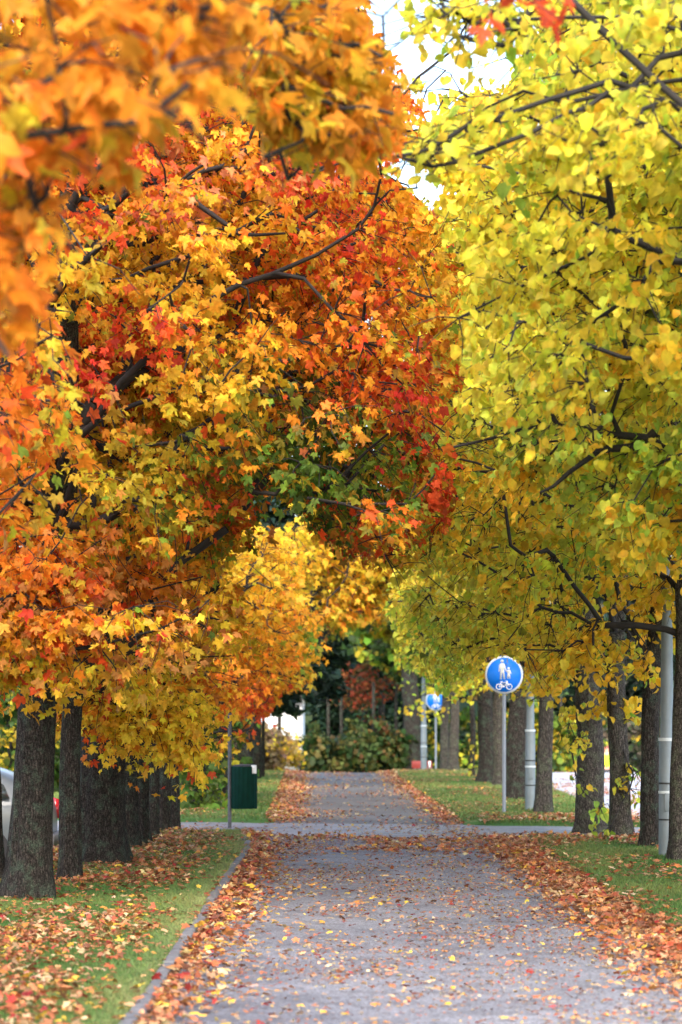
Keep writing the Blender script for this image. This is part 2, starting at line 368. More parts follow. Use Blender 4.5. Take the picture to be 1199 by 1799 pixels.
def blobcol(blobs, D0):
    """colour centres placed in the crown (across the avenue and in height) -> picker"""
    C = np.array([P(b[0], b[1], D0)[[0, 2]] for b in blobs]); Rr = np.array([b[2] / F * D0 for b in blobs]); K = np.array([b[3] for b in blobs]); Wt = np.array([b[4] if len(b) > 4 else 1 for b in blobs])
    def f(pos, rng):
        q = pos[:, [0, 2]]; q = q * (D0 / np.maximum(pos[:, 1:2], 1)) * 0.5 + q * .5
        d = ((q[:, None] - C[None]) ** 2).sum(2) / (Rr[None] ** 2); w = np.exp(-d) * Wt[None] + .006; w /= w.sum(1, keepdims=True)
        u = rng.random(len(pos))[:, None]; i = (np.cumsum(w, 1) < u).sum(1).clip(0, len(K) - 1); return K[i]
    return f
def mixcol(cols, wts):
    K = np.array(cols); w = np.array(wts, float); w /= w.sum()
    def f(pos, rng): return K[rng.choice(len(K), len(pos), p=w)]
    return f

def tree(name, label, cat, group, x, D, r0, crown, ncl, colf, mat, tmpl, lsize, lpc, spray, poly=None, bark='bark_dark', fork=2.2, lean=(0, 0), seed=0, limbs=(), extra=(), height=None, droop=.18, flare=1.5, twigs=6, updir=.6, sides=28, clear=None, limb_r=.045, exs=1.0, zmin=1.0):
    rng = np.random.default_rng(seed + 17); gz = float(ground(x, D)); root = empty(name, (x, D, gz), label=label, cat=cat, group=group)
    O0 = np.array([x, D, gz]); cc, rad = np.array(crown[0], float), np.array(crown[1], float)
    # clump centres in the crown volume, denser towards its outside
    C = np.zeros((0, 3)); tries = 0
    while len(C) < ncl and tries < 60:
        q = norm(rng.normal(size=(ncl * 2, 3))) * (rng.random((ncl * 2, 1)) ** .42); p = cc + q * rad * (1 + .25 * (noise3(q * 1.7 + seed, 1.5) - .5))[:, None]
        ok = p[:, 2] > gz + zmin
        if poly is not None:
            u, v = proj(p); vis = (u > -60) & (u < 1260) & (v > -60) & (v < 1400)
            pad = spray * .55 / np.maximum(p[:, 1], 1) * F
            jx = rng.normal(0, .5, len(p)) * pad; ok &= (~vis) | inpoly(u + jx, v + rng.normal(0, .4, len(p)) * pad, poly)
        if poly is not None: ok &= (v > -60) | (rng.random(len(p)) < .18)
        ok &= noise3(p + seed * 3.1, .9) > .30
        C = np.concatenate([C, p[ok]]); tries += 1
    C = C[:ncl]; ncl0 = len(C)
    if len(extra): C = np.concatenate([C, np.array([P(*e) for e in extra])])
    # skeleton: trunk, limbs, then every clump grows from the nearest limb
    H = height or (cc[2] + rad[2] * .45); zs = np.arange(0, H - gz, .3); tp = np.stack([x + lean[0] * zs + .05 * np.sin(zs * 1.3 + seed) * np.minimum(zs / 2, 1), D + lean[1] * zs + .05 * np.cos(zs * 1.1 + seed) * np.minimum(zs / 2, 1), gz + zs], 1)
    pos = [p for p in tp]; par = [-1] + list(range(len(tp) - 1)); plen = list(zs); tn = len(tp)
    def chain(a, end, k1=.35):
        A = pos[a]; d = np.linalg.norm(end - A); pd = norm(A - pos[par[a]]) if par[a] >= 0 else np.array([0, 0, 1.0])
        if a < tn: pd = norm(norm(end - A) + [0, 0, .5])
        ctl = A + pd * d * k1 + rng.normal(0, .06, 3) * d; m_ = max(2, int(d / .28)); last = a
        for t in np.linspace(0, 1, m_ + 1)[1:]:
            q = (1 - t) ** 2 * A + 2 * t * (1 - t) * ctl + t * t * end + rng.normal(0, .022, 3) * (t < 1)
            pos.append(q); par.append(last); plen.append(plen[last] + d / m_); last = len(pos) - 1
        return last
    lim = []
    for l in limbs:
        l0 = len(pos)
        a = int(np.argmin(np.linalg.norm(np.array(pos) - l[0], axis=1)))
        for q in l: a = chain(a, np.array(q, float), .2)
        lim.append((l0, len(pos)))
    if len(C):
        far = [int(np.argmax(np.linalg.norm(C - cc, axis=1)))]
        dd = np.linalg.norm(C - C[far[0]], axis=1)
        for _ in range(7):
            j = int(np.argmax(dd)); far.append(j); dd = np.minimum(dd, np.linalg.norm(C - C[j], axis=1))
        for j in far:
            e = cc + (C[j] - cc) * .62
            if poly is not None:
                eu, ev = proj(e[None]); 
                if 0 < eu[0] < 1199 and ev[0] > 0 and not inpoly(eu, ev, poly)[0]: continue
            h = fork + rng.random() * max(.5, (H - gz - fork) * .6); h = min(h, max(fork, e[2] - gz - .5))
            a = min(tn - 2, int(h / .3)); chain(a, e, .3)
        order = np.argsort(np.linalg.norm(C[:, :2] - np.array([x, D]), axis=1) + .3 * np.abs(C[:, 2] - cc[2])); leafn = []
        fi = max(1, int(fork / .3) - 2)
        for j in order:
            Pp = np.array(pos); cost = np.linalg.norm(Pp - C[j], axis=1) + .28 * np.array(plen); cost[:fi] += 50
            if C[j][2] < gz + fork: cost[:fi] -= 49.0
            leafn.append(chain(int(np.argmin(cost)), C[j]))
        cnt = np.zeros(len(pos)); cnt[leafn] = 1
    else: cnt = np.ones(len(pos)); order = []
    for i in range(len(pos) - 1, 0, -1): cnt[par[i]] += cnt[i]
    Pp = np.array(pos); pr = np.array(par); rr = .0074 * np.maximum(cnt, 1) ** .5
    for a_, b_ in lim: rr[a_:b_] = np.maximum(rr[a_:b_], np.linspace(limb_r, .009, b_ - a_))
    if limb_r < .02: rr = np.minimum(rr, limb_r * 1.15)
    # trunk surface
    tr_r = r0 * np.interp(zs, [0, .12, .45, 1.0, 1.6, 3, max(3.5, H - gz)], [flare, 1.22, 1.11, 1.02, .96, .86, .15]); nsd = sides
    zf = np.concatenate([np.arange(0, 3.2, .055), np.arange(3.2, zs[-1], .3)]); th = np.arange(nsd) / nsd * 2 * math.pi
    cx = np.interp(zf, zs, tp[:, 0]); cyy = np.interp(zf, zs, tp[:, 1]); rf_ = np.interp(zf, zs, tr_r)
    Z, TH = np.meshgrid(zf, th, indexing='ij'); lp = np.stack([np.cos(TH) * 3.2, np.sin(TH) * 3.2, Z * .55], 2).reshape(-1, 3)
    n1_ = noise3(lp + seed, 1.0).reshape(Z.shape); n2_ = noise3(lp * [2.6, 2.6, 3.2] + seed, 1.0).reshape(Z.shape)
    lobes = 1 + .2 * np.exp(-Z / .16) * np.cos(TH * 5 + seed) ; RR = rf_[:, None] * lobes * (1 + .22 * (n1_ - .5) + .2 * (n2_ - .5))
    TV = np.stack([cx[:, None] + RR * np.cos(TH), cyy[:, None] + RR * np.sin(TH), gz - .06 + Z], 2).reshape(-1, 3)
    iz = (np.arange(len(zf) - 1)[:, None] * nsd); it = np.arange(nsd)[None]; jt = (it + 1) % nsd
    TQ = np.stack([iz + it, iz + jt, iz + nsd + jt, iz + nsd + it], 2).reshape(-1, 4)
    mesh_obj('trunk', TV, TQ, M[bark], root, smoothf=True, origin=O0)
    if not len(C): return root
    idx = np.arange(tn, len(Pp)); A = Pp[pr[idx]]; B = Pp[idx]; rb = rr[idx]; ra = np.where(pr[idx] < tn, rb * 1.25, rr[pr[idx]]); ra = np.minimum(ra, rb * 1.5)
    um, vm = proj((A + B) / 2); kp = np.ones(len(A), bool)
    for (a0, a1, b0_, b1) in (clear or []): kp &= ~((um > a0) & (um < a1) & (vm > b0_) & (vm < b1) & (rb < (.2 if x < 0 else .06)))
    A, B, ra, rb = A[kp], B[kp], ra[kp], rb[kp]
    big = rb > .02; VV = []; QQ = []; n0 = 0
    for sel, sd_ in ((big, 7), (~big, 4)):
        if sel.sum():
            v, q = prisms(A[sel], B[sel] + (B[sel] - A[sel]) * .04, ra[sel], rb[sel], sd_); VV.append(v); QQ.append(q + n0); n0 += len(v)
    # sprays: twigs and leaves
    nC = len(C); Cd = []
    outw = norm((C - np.array([x, D, cc[2] - 1.0])) * [1, 1, .5])
    td = norm(outw[:, None] * .75 + rng.normal(size=(nC, twigs, 3)) * [.75, .75, .42]); tl = spray * rng.uniform(.55, 1.15, (nC, twigs)) * np.where(np.arange(nC) < ncl0, 1, .55 + .45 * exs)[:, None]
    te = C[:, None] + td * tl[..., None] - np.array([0, 0, 1]) * (droop * tl ** 1.3)[..., None]
    tm = C[:, None] + td * tl[..., None] * .5 + rng.normal(0, .03, td.shape)
    tk = np.ones(nC * twigs, bool); um, vm = proj(((tm + te) / 2).reshape(-1, 3))
    if poly is not None:
        uu, vv_ = proj(te.reshape(-1, 3)); tk = ~((uu > -40) & (uu < 1240) & (vv_ > -40) & (vv_ < 1330)) | inpoly(uu, vv_, poly) | np.repeat(np.arange(nC) >= ncl0, twigs) | (rng.random(len(uu)) < .12)
    for (a0, a1, b0_, b1) in (clear or []): tk &= ~((um > a0 - 6) & (um < a1 + 6) & (vm > b0_ - 6) & (vm < b1 + 6))
    for a_, b_, r1_, r2_ in ((np.repeat(C[:, None], twigs, 1), tm, .006, .0045), (tm, te, .0045, .0025)):
        v, q = prisms(a_.reshape(-1, 3)[tk], b_.reshape(-1, 3)[tk], np.full(tk.sum(), r1_), np.full(tk.sum(), r2_), 3); VV.append(v); QQ.append(q + n0); n0 += len(v)
    mesh_obj('branches', np.concatenate(VV), np.concatenate(QQ), M['branch'], root, origin=O0)
    nl = rng.poisson(np.where(np.arange(nC) < ncl0, lpc, lpc * exs)); ci = np.repeat(np.arange(nC), nl); n = len(ci); ti = rng.integers(0, twigs, n); u = rng.random(n) ** .6
    b0 = np.where((u < .5)[:, None], C[ci] + (tm[ci, ti] - C[ci]) * (u * 2)[:, None], tm[ci, ti] + (te[ci, ti] - tm[ci, ti]) * (u * 2 - 1)[:, None])
    lp_ = b0 + rng.normal(0, 1, (n, 3)) * lsize * np.array([.75, .75, .5]) - [0, 0, lsize * .5]
    nr = norm(outw[ci] * [.8, .8, 0] + np.array([0, 0, updir]) + rng.normal(0, .75, (n, 3)) + np.array([0, -.2, 0])); tip = norm(outw[ci] * .4 + np.array([0, 0, -1.0]) + rng.normal(0, .45, (n, 3)))
    if poly is not None:
        uu, vv_ = proj(lp_); jj = (noise3(lp_ + seed, 5.0) - .5) * min(60, .22 / D * F) + (noise3(lp_ + seed * 1.7, 1.7) - .5) * min(110, .6 / D * F); keep = ~((uu > -40) & (uu < 1240) & (vv_ > -40) & (vv_ < 1330)) | inpoly(uu + jj, vv_ + jj * .8, poly) | (ci >= ncl0)
        if clear is not None and x > 0:
            for (a0, a1, b0_, b1) in clear: keep &= ~((uu > a0) & (uu < a1) & (vv_ > b0_) & (vv_ < b1))
        lp_, nr, tip, ci = lp_[keep], nr[keep], tip[keep], ci[keep]; n = len(ci)
    cc1 = colf(C, rng)[ci]; cc2 = colf(lp_, rng); pick = (1 - rng.beta(.55, .75, n))[:, None]; col = jitter(cc1 * (1 - pick) + cc2 * pick, rng)
    v, t, c = leaves(lp_, nr, tip, lsize * np.exp(rng.normal(-.06, .26, n)).clip(.45, 1.45), tmpl, col, rng, 1.5)
    mesh_obj('crown', v, t, M[mat], root, col=c, origin=O0)
    return root

# ------------------------------------------------------------------ the left row: maples
POLY_B = [(-80, -80), (622, -80), (628, 20), (650, 70), (690, 100), (712, 170), (706, 250), (650, 285), (700, 325), (760, 372), (785, 430), (803, 520), (788, 600), (795, 690), (772, 780), (785, 850), (765, 930), (730, 985), (660, 1000), (590, 985), (545, 930), (530, 880), (455, 872), (418, 895), (408, 960), (415, 1060), (440, 1130), (350, 1170), (345, 1300), (290, 1300), (230, 1275), (190, 1200), (115, 1230), (100, 1195), (-80, 1190)]
YB = (.92, .62, .05)  # brighter yellow, makes up in leaf colour for shade on the low spray
BL_B = [(430, 150, 70, R, 1.5), (240, 310, 70, R, 1.2), (560, 330, 80, R, 1.4), (150, 430, 50, R, .8), (500, 470, 50, R, .8), (620, 520, 60, R, .9), (660, 640, 60, R, 1.2), (120, 640, 60, R, 1.2), (60, 760, 70, O, 1.4), (250, 600, 60, R, 1.5), (60, 130, 110, G), (330, 100, 120, G), (520, 90, 110, Y), (450, 130, 50, R, 2), (430, 190, 45, CR, 1.5), (600, 150, 80, O), (680, 210, 60, O), (100, 330, 100, O), (230, 300, 80, R, .8), (420, 350, 110, G, 1.5), (340, 380, 80, PK), (480, 420, 90, Y, 1.5), (560, 400, 70, R, 1.4), (555, 360, 35, CR, 2), (640, 350, 70, O), (650, 430, 60, CR, .8), (700, 400, 80, G), (740, 480, 90, G, 1.2), (180, 480, 90, Y, 1.6), (110, 560, 90, Y, 1.4), (300, 520, 90, Y, 1.8), (400, 580, 90, G), (520, 520, 80, O), (620, 560, 90, O), (590, 500, 60, GR, .7), (770, 570, 50, O), (730, 580, 60, OL), (270, 600, 50, R, 1.5), (230, 640, 40, CR, 2), (310, 655, 35, R, 3), (120, 670, 70, R, 1.2), (50, 700, 80, O, 1.5), (150, 740, 70, O), (300, 720, 110, OL, 1.6), (250, 800, 100, OL, 1.6), (380, 730, 90, Y), (170, 850, 90, OL, 1.5), (340, 870, 90, GR, .9), (440, 820, 60, O, 1.2), (430, 880, 40, R, 1.5), (480, 780, 70, GR, 1.2), (540, 760, 90, DG, 2.6), (560, 850, 80, DG, 2.6), (640, 800, 80, GR, 1.4), (640, 700, 80, O, 1.4), (690, 670, 60, CR, 1.0), (600, 690, 50, R, 1.5), (700, 760, 70, OL), (740, 800, 50, R, 1.6), (745, 870, 50, R, 1.4), (680, 900, 70, GR), (620, 930, 45, R, 1.4), (700, 960, 60, OL), (560, 910, 50, OL), (60, 860, 90, O, 1.6), (110, 940, 90, O), (40, 1000, 80, O), (150, 1020, 100, BR), (260, 980, 100, O), (300, 1080, 100, BR), (200, 1100, 80, R, .8), (60, 1100, 90, G), (50, 1170, 70, OL, 1.5), (380, 950, 70, O), (380, 1020, 60, Y), (400, 1080, 60, Y), (250, 1220, 100, YB, 4), (150, 1200, 60, YB, 3), (320, 1270, 60, YB, 4), (300, 1140, 50, G)]
colB = blobcol(BL_B, 27)
MG = 'maples along the left edge of the cycle path'
def px(pxx, D): return (pxx - CX) / F * D
fork_limb = [[P(62, 1100, 24.3), P(85, 930, 24.2), P(110, 810, 24), P(165, 745, 23.7), P(215, 670, 23.4), P(300, 560, 23), P(420, 500, 22.8)],
             [P(110, 810, 24), P(105, 740, 24), P(60, 600, 24), P(90, 450, 24)]]
br1 = [[P(60, 900, 24.3), P(60, 600, 24), P(200, 360, 23), P(300, 325, 22.7), P(360, 300, 22.5), P(470, 300, 22.3)], [P(200, 360, 23), P(260, 320, 22.8), P(420, 410, 22.5), P(500, 410, 22.4)]]
MAPLES = [
 # px, D, r, ncl, crown centre px offset(x,z), radii, lean, label
 (48, 24.3, .165, 560, (-1.3, 24.6, 6.3), (3.9, 3.4, 4.7), (.068, 0), 'thick-trunked maple with flared mossy base, the first whole trunk on the lawn', 2.5),
 (124, 26.6, .088, 130, (-2.2, 27, 5.6), (2.6, 2.4, 3.8), (.02, 0), 'slender lichen-green maple trunk just ahead of the broad black trunk', 2.3),
 (180, 29.7, .235, 620, (-.9, 29.8, 6.6), (3.9, 3.2, 5.2), (.0, 0), 'broadest maple of the row, near-black furrowed trunk under a yellow spray', 2.0),
 (222, 33.2, .12, 160, (-1.5, 33.5, 6.5), (3.2, 2.6, 4.6), (.0, 0), 'brown maple trunk half hidden behind the broadest trunk', 2.6),
 (246, 33.9, .11, 200, (-1.2, 34.5, 6.6), (3.4, 2.8, 4.8), (-.01, 0), 'maple trunk with pale green lichen right of the broadest trunk', 2.6),
 (268, 35.9, .065, 60, (-2.0, 36, 5.5), (2.2, 2.2, 3.2), (.0, 0), 'thinnest dark maple trunk before the crossing', 2.6),
 (286, 37.6, .085, 110, (-1.6, 38, 6.4), (3, 2.6, 4.4), (.0, 0), 'maple with grey trunk, next to last before the side path', 2.4),
 (302, 38.6, .085, 130, (-1.5, 39, 6.2), (3, 2.6, 4.2), (.012, 0), 'last maple before the side path, close behind its neighbour', 2.4),
 (-28, 26.9, .17, 200, (-4.2, 27, 6), (2.8, 2.8, 4.2), (.0, 0), 'dark maple trunk cut by the edge of the picture in front of the silver car', 2.5)]
for i, (q, D, r, nc, c, rd, ln, lb, fk) in enumerate(MAPLES):
    ex = []
    if i == 2: ex = [(130, 1190, 28.2), (165, 1180, 28.2), (150, 1230, 28), (130, 1255, 28), (200, 1180, 28), (230, 1210, 28), (260, 1190, 28), (215, 1245, 28), (250, 1250, 28), (285, 1235, 28), (310, 1210, 27.8), (300, 1270, 27.8), (325, 1265, 27.8), (330, 1295, 27.7), (275, 1280, 27.8), (335, 1235, 27.8), (180, 1215, 28), (240, 1165, 28), (300, 1165, 28), (200, 1260, 28), (120, 1160, 28), (345, 1180, 28), (350, 945, 26.5), (378, 915, 26.5), (398, 905, 26.5), (330, 980, 26.5), (368, 955, 26.5), (385, 890, 26.5)]
    if i == 0: rg = np.random.default_rng(3); ex = [(rg.uniform(-30, 130), rg.uniform(930, 1110), rg.uniform(22.6, 23.6)) for _ in range(34)] + [(40, 1145, 23.5), (85, 1150, 23.5), (10, 1150, 23.4)]
    tree('maple_tree', lb, 'tree', MG, px(q, D), D, r, (c, rd), nc, colB, 'maple', MAPLE_HI if D < 31 else MAPLE_LO, .105, 72, .46, POLY_B, 'bark_dark', fk, ln, i * 7 + 3, limbs=(fork_limb + br1 if i == 0 else ()), extra=ex, clear=[(385, 560, 868, 1170)])

# maples nearer than the frame's edge reach in from the left
GA = (.66, .27, .02)
BL_A = [(60, 100, 150, GA, 2), (250, 150, 130, (.64, .25, .02), 2), (150, 250, 130, OL, .8), (350, 60, 120, GA), (420, 250, 60, OL), (30, 500, 120, O, 1.2), (60, 200, 90, O, 1), (250, 60, 80, O, 1), (60, 380, 80, O), (40, 650, 120, O), (560, 80, 120, GA), (600, 180, 120, GA, 1.5), (660, 220, 80, O, 2), (500, 220, 100, OL, 1.6), (480, 60, 60, LI), (640, 90, 60, OL), (560, 270, 50, OL), (890, 0, 70, R, 8)]
POLY_A1 = [(-60, -60), (430, -60), (440, 60), (395, 160), (380, 200), (240, 230), (215, 315), (120, 320), (100, 350), (95, 470), (70, 560), (30, 600), (-60, 640)]
POLY_A2 = [(440, -60), (620, -60), (640, 60), (690, 90), (712, 230), (690, 255), (560, 285), (500, 290), (470, 250), (440, 180), (390, 60)]
tree('maple_tree', 'nearest maple, its blurred ochre leaves hanging in from the upper corner beside the path', 'tree', MG, -3.0, 9.6, .18, ((-1.6, 9.7, 4.5), (2.5, 1.1, 2.2)), 200, blobcol(BL_A, 9.5), 'maple', MAPLE_HI, .135, 26, .34, POLY_A1, 'bark_dark', 2.4, (0, 0), 71,
     limbs=[[P(-700, 900, 9.6), P(-300, 350, 9.4), P(0, 265, 9.2), P(110, 230, 9.1), P(240, 215, 9), P(330, 150, 9)], [P(-300, 350, 9.4), P(-50, 160, 9.4), P(80, 145, 9.3), P(180, 165, 9.2)]], limb_r=.013)
tree('maple_tree', 'second nearest maple, one forked bough of yellow leaves reaching over the path at the top', 'tree', MG, -3.1, 13.6, .17, ((-.75, 13.6, 4.9), (2.9, 1.2, 2.1)), 180, blobcol(BL_A, 13.5), 'maple', MAPLE_HI, .145, 26, .38, [*POLY_A1[:0], *POLY_A2], 'bark_dark', 2.6, (0, 0), 83,
     limbs=[[P(-500, 500, 13.6), P(0, -120, 13.4), P(300, -60, 13.3), P(430, 20, 13.2), P(465, 70, 13.2), P(510, 155, 13.1), P(600, 190, 13), P(690, 200, 13)], [P(430, 20, 13.2), P(520, 70, 13.1), P(600, 100, 13)], [P(465, 70, 13.2), P(500, 130, 13.2), P(535, 215, 13.2), P(600, 245, 13.1)], [P(430, -150, 13.2), P(650, -190, 12.4), P(850, -90, 11.6), P(885, -20, 11.4)]], limb_r=.017, extra=[(885, -12, 11.4), (905, -25, 11.4)], exs=.35)
tree('maple_tree', 'maple just outside the frame, orange crown over the lawn edge beside the first whole trunk', 'tree', MG, -3.1, 19.0, .16, ((-2.7, 19.4, 5.6), (2.3, 2.0, 3.4)), 95, colB, 'maple', MAPLE_HI, .14, 28, .4, [(-80, -80), (300, -80), (250, 300), (130, 500), (130, 900), (60, 1000), (-80, 1050)], 'bark_dark', 2.6, (0, 0), 97)

# maples beyond the side path
BL_C = [(460, 960, 80, Y, 1.5), (500, 1000, 60, G, 1.5), (400, 1100, 80, Y), (520, 1150, 60, G, 2), (430, 1180, 60, O, 1.5), (480, 1100, 60, G), (540, 1080, 50, O), (440, 1230, 40, R, 2), (380, 1230, 60, G), (360, 1330, 70, DG, 2), (390, 1380, 40, GR, 1.5), (370, 1290, 40, Y, 1.2), (600, 1000, 90, OL, 1.5), (560, 1050, 60, Y), (660, 1040, 80, G, 1.5), (700, 970, 80, OL, 1.5), (620, 960, 60, G), (560, 1120, 50, GR, 1.6), (640, 1090, 50, O), (680, 1080, 40, Y)]
colC = blobcol(BL_C, 50)
MC = 'maples beyond the side path'
POLY_C = [(320, 900), (415, 930), (440, 915), (520, 955), (535, 1010), (548, 1150), (540, 1195), (490, 1215), (440, 1270), (420, 1330), (400, 1410), (370, 1405), (340, 1380), (-80, 1360), (-80, 700), (300, 700)]
PC2 = [(490, 940), (545, 930), (600, 980), (560, 1000), (548, 1150), (540, 1195), (500, 1190), (520, 1060), (440, 1010)]
POLY_D = [(500, 950), (560, 900), (770, 900), (745, 1000), (705, 1060), (650, 1095), (600, 1095), (575, 1130), (545, 1180), (520, 1180), (540, 1050)]
tree('maple_tree', 'low bushy maple with dark green and yellow leaves behind the green litter bin', 'tree', MC, px(352, 47), 47, .1, ((px(340, 47), 47.5, 3.6), (2.1, 2.0, 3.1)), 260, colC, 'maple', MAPLE_LO, .16, 26, .45, POLY_C, 'bark_dark', .9, (0, 0), 111, extra=[(a, b, 46.5) for a, b in ((330, 1330), (350, 1350), (370, 1330), (385, 1360), (345, 1385), (375, 1390), (395, 1385), (330, 1370), (360, 1310), (395, 1330), (325, 1300), (385, 1300))])
tree('maple_tree', 'golden orange maple drooping above the green litter bin', 'tree', MC, px(395, 51), 52, .13, ((px(450, 52), 52, 4.3), (2.0, 2.2, 2.6)), 280, colC, 'maple', MAPLE_LO, .16, 26, .45, POLY_C, 'bark_dark', 1.6, (0, 0), 123,
     extra=[(470, 950, 50), (500, 970, 50), (515, 1010, 50), (490, 1050, 50), (520, 1080, 50), (530, 1130, 50), (525, 1170, 50), (505, 1185, 50), (490, 1140, 50), (470, 1180, 50), (450, 1210, 50), (430, 1235, 50), (415, 1215, 50)])
tree('maple_tree', 'amber maple arching over the far path, left of its middle', 'tree', MC, px(425, 61), 61, .12, ((-.2, 61, 5.4), (2.1, 2.2, 2.9)), 260, colC, 'maple', MAPLE_LO, .17, 26, .5, POLY_D, 'bark_dark', 2.6, (0, 0), 131, extra=[(525, 905, 60), (548, 895, 60), (540, 930, 60), (530, 880, 60), (512, 930, 60)])
tree('maple_tree', 'olive and gold maple arching highest over the far path', 'tree', MC, px(438, 70), 70, .13, ((.3, 70, 6.3), (2.4, 2.4, 3.2)), 260, colC, 'maple', MAPLE_LO, .18, 24, .55, POLY_D, 'bark_dark', 3, (0, 0), 139)

# ------------------------------------------------------------------ the right row: lindens
LG = 'lindens in the right row'
OLR = (.66, .55, .05); GRR = (.34, .46, .05); GY = (.80, .48, .03)  # olive and green lightened so the shadowed lower crowns read as lit
BL_R = [(760, 40, 70, SPR, 1.2), (1000, 120, 90, SPR, .8), (860, 210, 70, SPR, .8), (1120, 120, 90, LI, 1.2), (960, 640, 40, SPR, .6), (930, 790, 60, SPR, 1), (1080, 600, 50, SPR, .7), (870, 600, 60, LI, 1.2), (1010, 860, 70, SPR, 1), (1100, 930, 90, GRR, 1), (900, 990, 70, GRR, .8), (760, 60, 120, LI, 1.6), (900, 100, 150, LI, 1.2), (1050, 60, 150, (.5, .52, .06)), (820, 170, 130, LE), (700, 280, 80, LI), (900, 260, 150, LE, 1.6), (1100, 220, 150, LE), (850, 350, 120, Y, .8), (1000, 330, 150, LE, 1.6), (900, 420, 120, LI), (1100, 480, 150, LI, 1.2), (960, 520, 120, LE, 1.5), (840, 480, 100, LE, 1.2), (1060, 640, 120, Y, 1.0), (900, 650, 150, LE, 2), (1130, 650, 100, LE), (820, 760, 60, SPR, .9), (860, 730, 100, LI), (1000, 800, 130, LI, 1.4), (1120, 800, 100, SPR, .8), (1150, 760, 60, LI), (830, 870, 90, Y, 1.8), (900, 880, 100, Y, 1.4), (1080, 870, 80, GY, .7), (850, 950, 80, GY, .8), (800, 980, 80, OLR, .8), (950, 980, 120, LI, 1.4), (1050, 1000, 100, OLR), (1000, 1050, 100, Y, 1.2), (1150, 960, 80, Y), (1150, 1080, 70, GY, 1.4), (900, 1080, 100, OLR, 1.4), (820, 1080, 100, OLR, 1.4), (780, 1130, 80, GRR, 1.2), (740, 1080, 60, OLR), (850, 1150, 80, OLR, 1.4), (740, 1180, 60, DG, 1.2), (820, 1210, 60, GRR, 1.4), (960, 1150, 80, GY, .9), (1040, 1230, 80, GY, .9), (930, 1230, 60, OLR), (1080, 1150, 80, Y), (1010, 1290, 50, OLR, 1.2), (740, 1270, 50, GY, .6)]
colR = blobcol(BL_R, 30)
POLY_E = [(725, -60), (680, 20), (725, 60), (740, 100), (800, 62), (870, 60), (900, 140), (860, 175), (770, 230), (650, 280), (680, 310), (760, 290), (900, 290), (1000, 330), (1100, 300), (1260, 330), (1260, -60)]
POLY_F = [(712, 170), (740, 130), (760, 190), (700, 250), (730, 300), (800, 320), (795, 372), (745, 380), (800, 450), (815, 520), (800, 600), (805, 690), (785, 780), (800, 860), (900, 940), (1000, 920), (1100, 1000), (1180, 1000), (1260, 1080), (1260, -60), (950, -60), (940, 60), (900, 120), (860, 150), (800, 150)]
POLY_G = [(700, 400), (740, 700), (700, 950), (690, 1060), (720, 1130), (700, 1170), (745, 1185), (790, 1235), (840, 1240), (850, 1215), (930, 1220), (990, 1270), (1060, 1265), (1110, 1260), (1150, 1240), (1260, 1200), (1260, 400), (1000, 300)]
fl = [[P(1330, 1050, 21.5), P(1250, 850, 21.4), P(1199, 812, 21.3), P(1140, 770, 21.2), (P(1090, 765, 21.1)), P(1000, 762, 21), P(900, 758, 20.9), P(800, 785, 20.8)], [P(1140, 770, 21.2), P(1060, 790, 21), P(1000, 830, 20.9), P(950, 865, 20.8)]]
f2 = [[P(1300, 900, 26), P(1180, 700, 26), P(1090, 520, 26), P(1040, 450, 26), P(1000, 390, 26), P(930, 370, 26)], [P(1090, 520, 26), P(1000, 470, 26), P(880, 460, 26)], [P(1180, 700, 26), P(1040, 580, 26), P(930, 540, 26), P(860, 560, 26)], [P(1040, 450, 26), P(970, 360, 26), P(850, 320, 26)]]
el = [[P(1500, 500, 16.5), P(1300, 150, 16.4), P(1199, 55, 16.3), P(1140, 35, 16.2), P(1050, 30, 16.2), P(900, 35, 16.1), P(780, 0, 16.0)], [P(1300, 150, 16.4), P(1199, 92, 16.4), P(1110, 155, 16.2), P(1030, 190, 16.1), P(940, 230, 16.0), P(800, 285, 16.0), P(700, 275, 16.0)], [P(1110, 155, 16.2), P(1000, 165, 16.1), P(880, 205, 16.0), P(760, 260, 15.9), P(650, 280, 15.8)],
      [P(1300, 150, 16.4), P(1199, 140, 16.6), P(1000, 180, 16.6), P(920, 160, 16.6)]]
NEARL = [(3.75, 16.4, .15, (2.4, 16.2, 5.7), (2.9, 1.4, 2.0), 170, POLY_E, el, 'nearest linden, its long dark boughs crossing the upper corner opposite the maples'),
         (3.75, 19.0, .15, (2.7, 19.0, 6.1), (2.7, 2.2, 2.8), 190, POLY_F, (), 'linden just outside the frame with pale yellow leaves under the highest boughs'),
         (3.75, 21.6, .15, (2.9, 21.6, 5.7), (2.7, 2.2, 3.7), 340, POLY_F, fl, 'linden outside the frame sending a level bough of lime-yellow leaves in'),
         (3.72, 26.0, .16, (2.9, 26.0, 6.3), (2.9, 2.4, 4.4), 380, POLY_F, f2, 'linden outside the frame with steep dark limbs seen through its yellow crown')]
for i, (x, D, r, c, rd, nc, po, lm, lb) in enumerate(NEARL):
    tree('linden_tree', lb, 'tree', LG, x, D, r, (c, rd), nc, colR, 'linden', HEART, .076, 46 if i == 0 else 68, .42, po, 'bark_grey', 2.6, (0, 0), 200 + i * 5, limbs=lm, extra=([(770, 30, 16), (800, 20, 16), (835, 45, 16), (870, 20, 16), (905, 50, 16), (735, 268, 16), (770, 250, 16), (830, 225, 16), (880, 215, 16)] if i == 0 else ()), exs=.45, droop=.3, updir=.35, limb_r=.019 if i == 0 else .04)
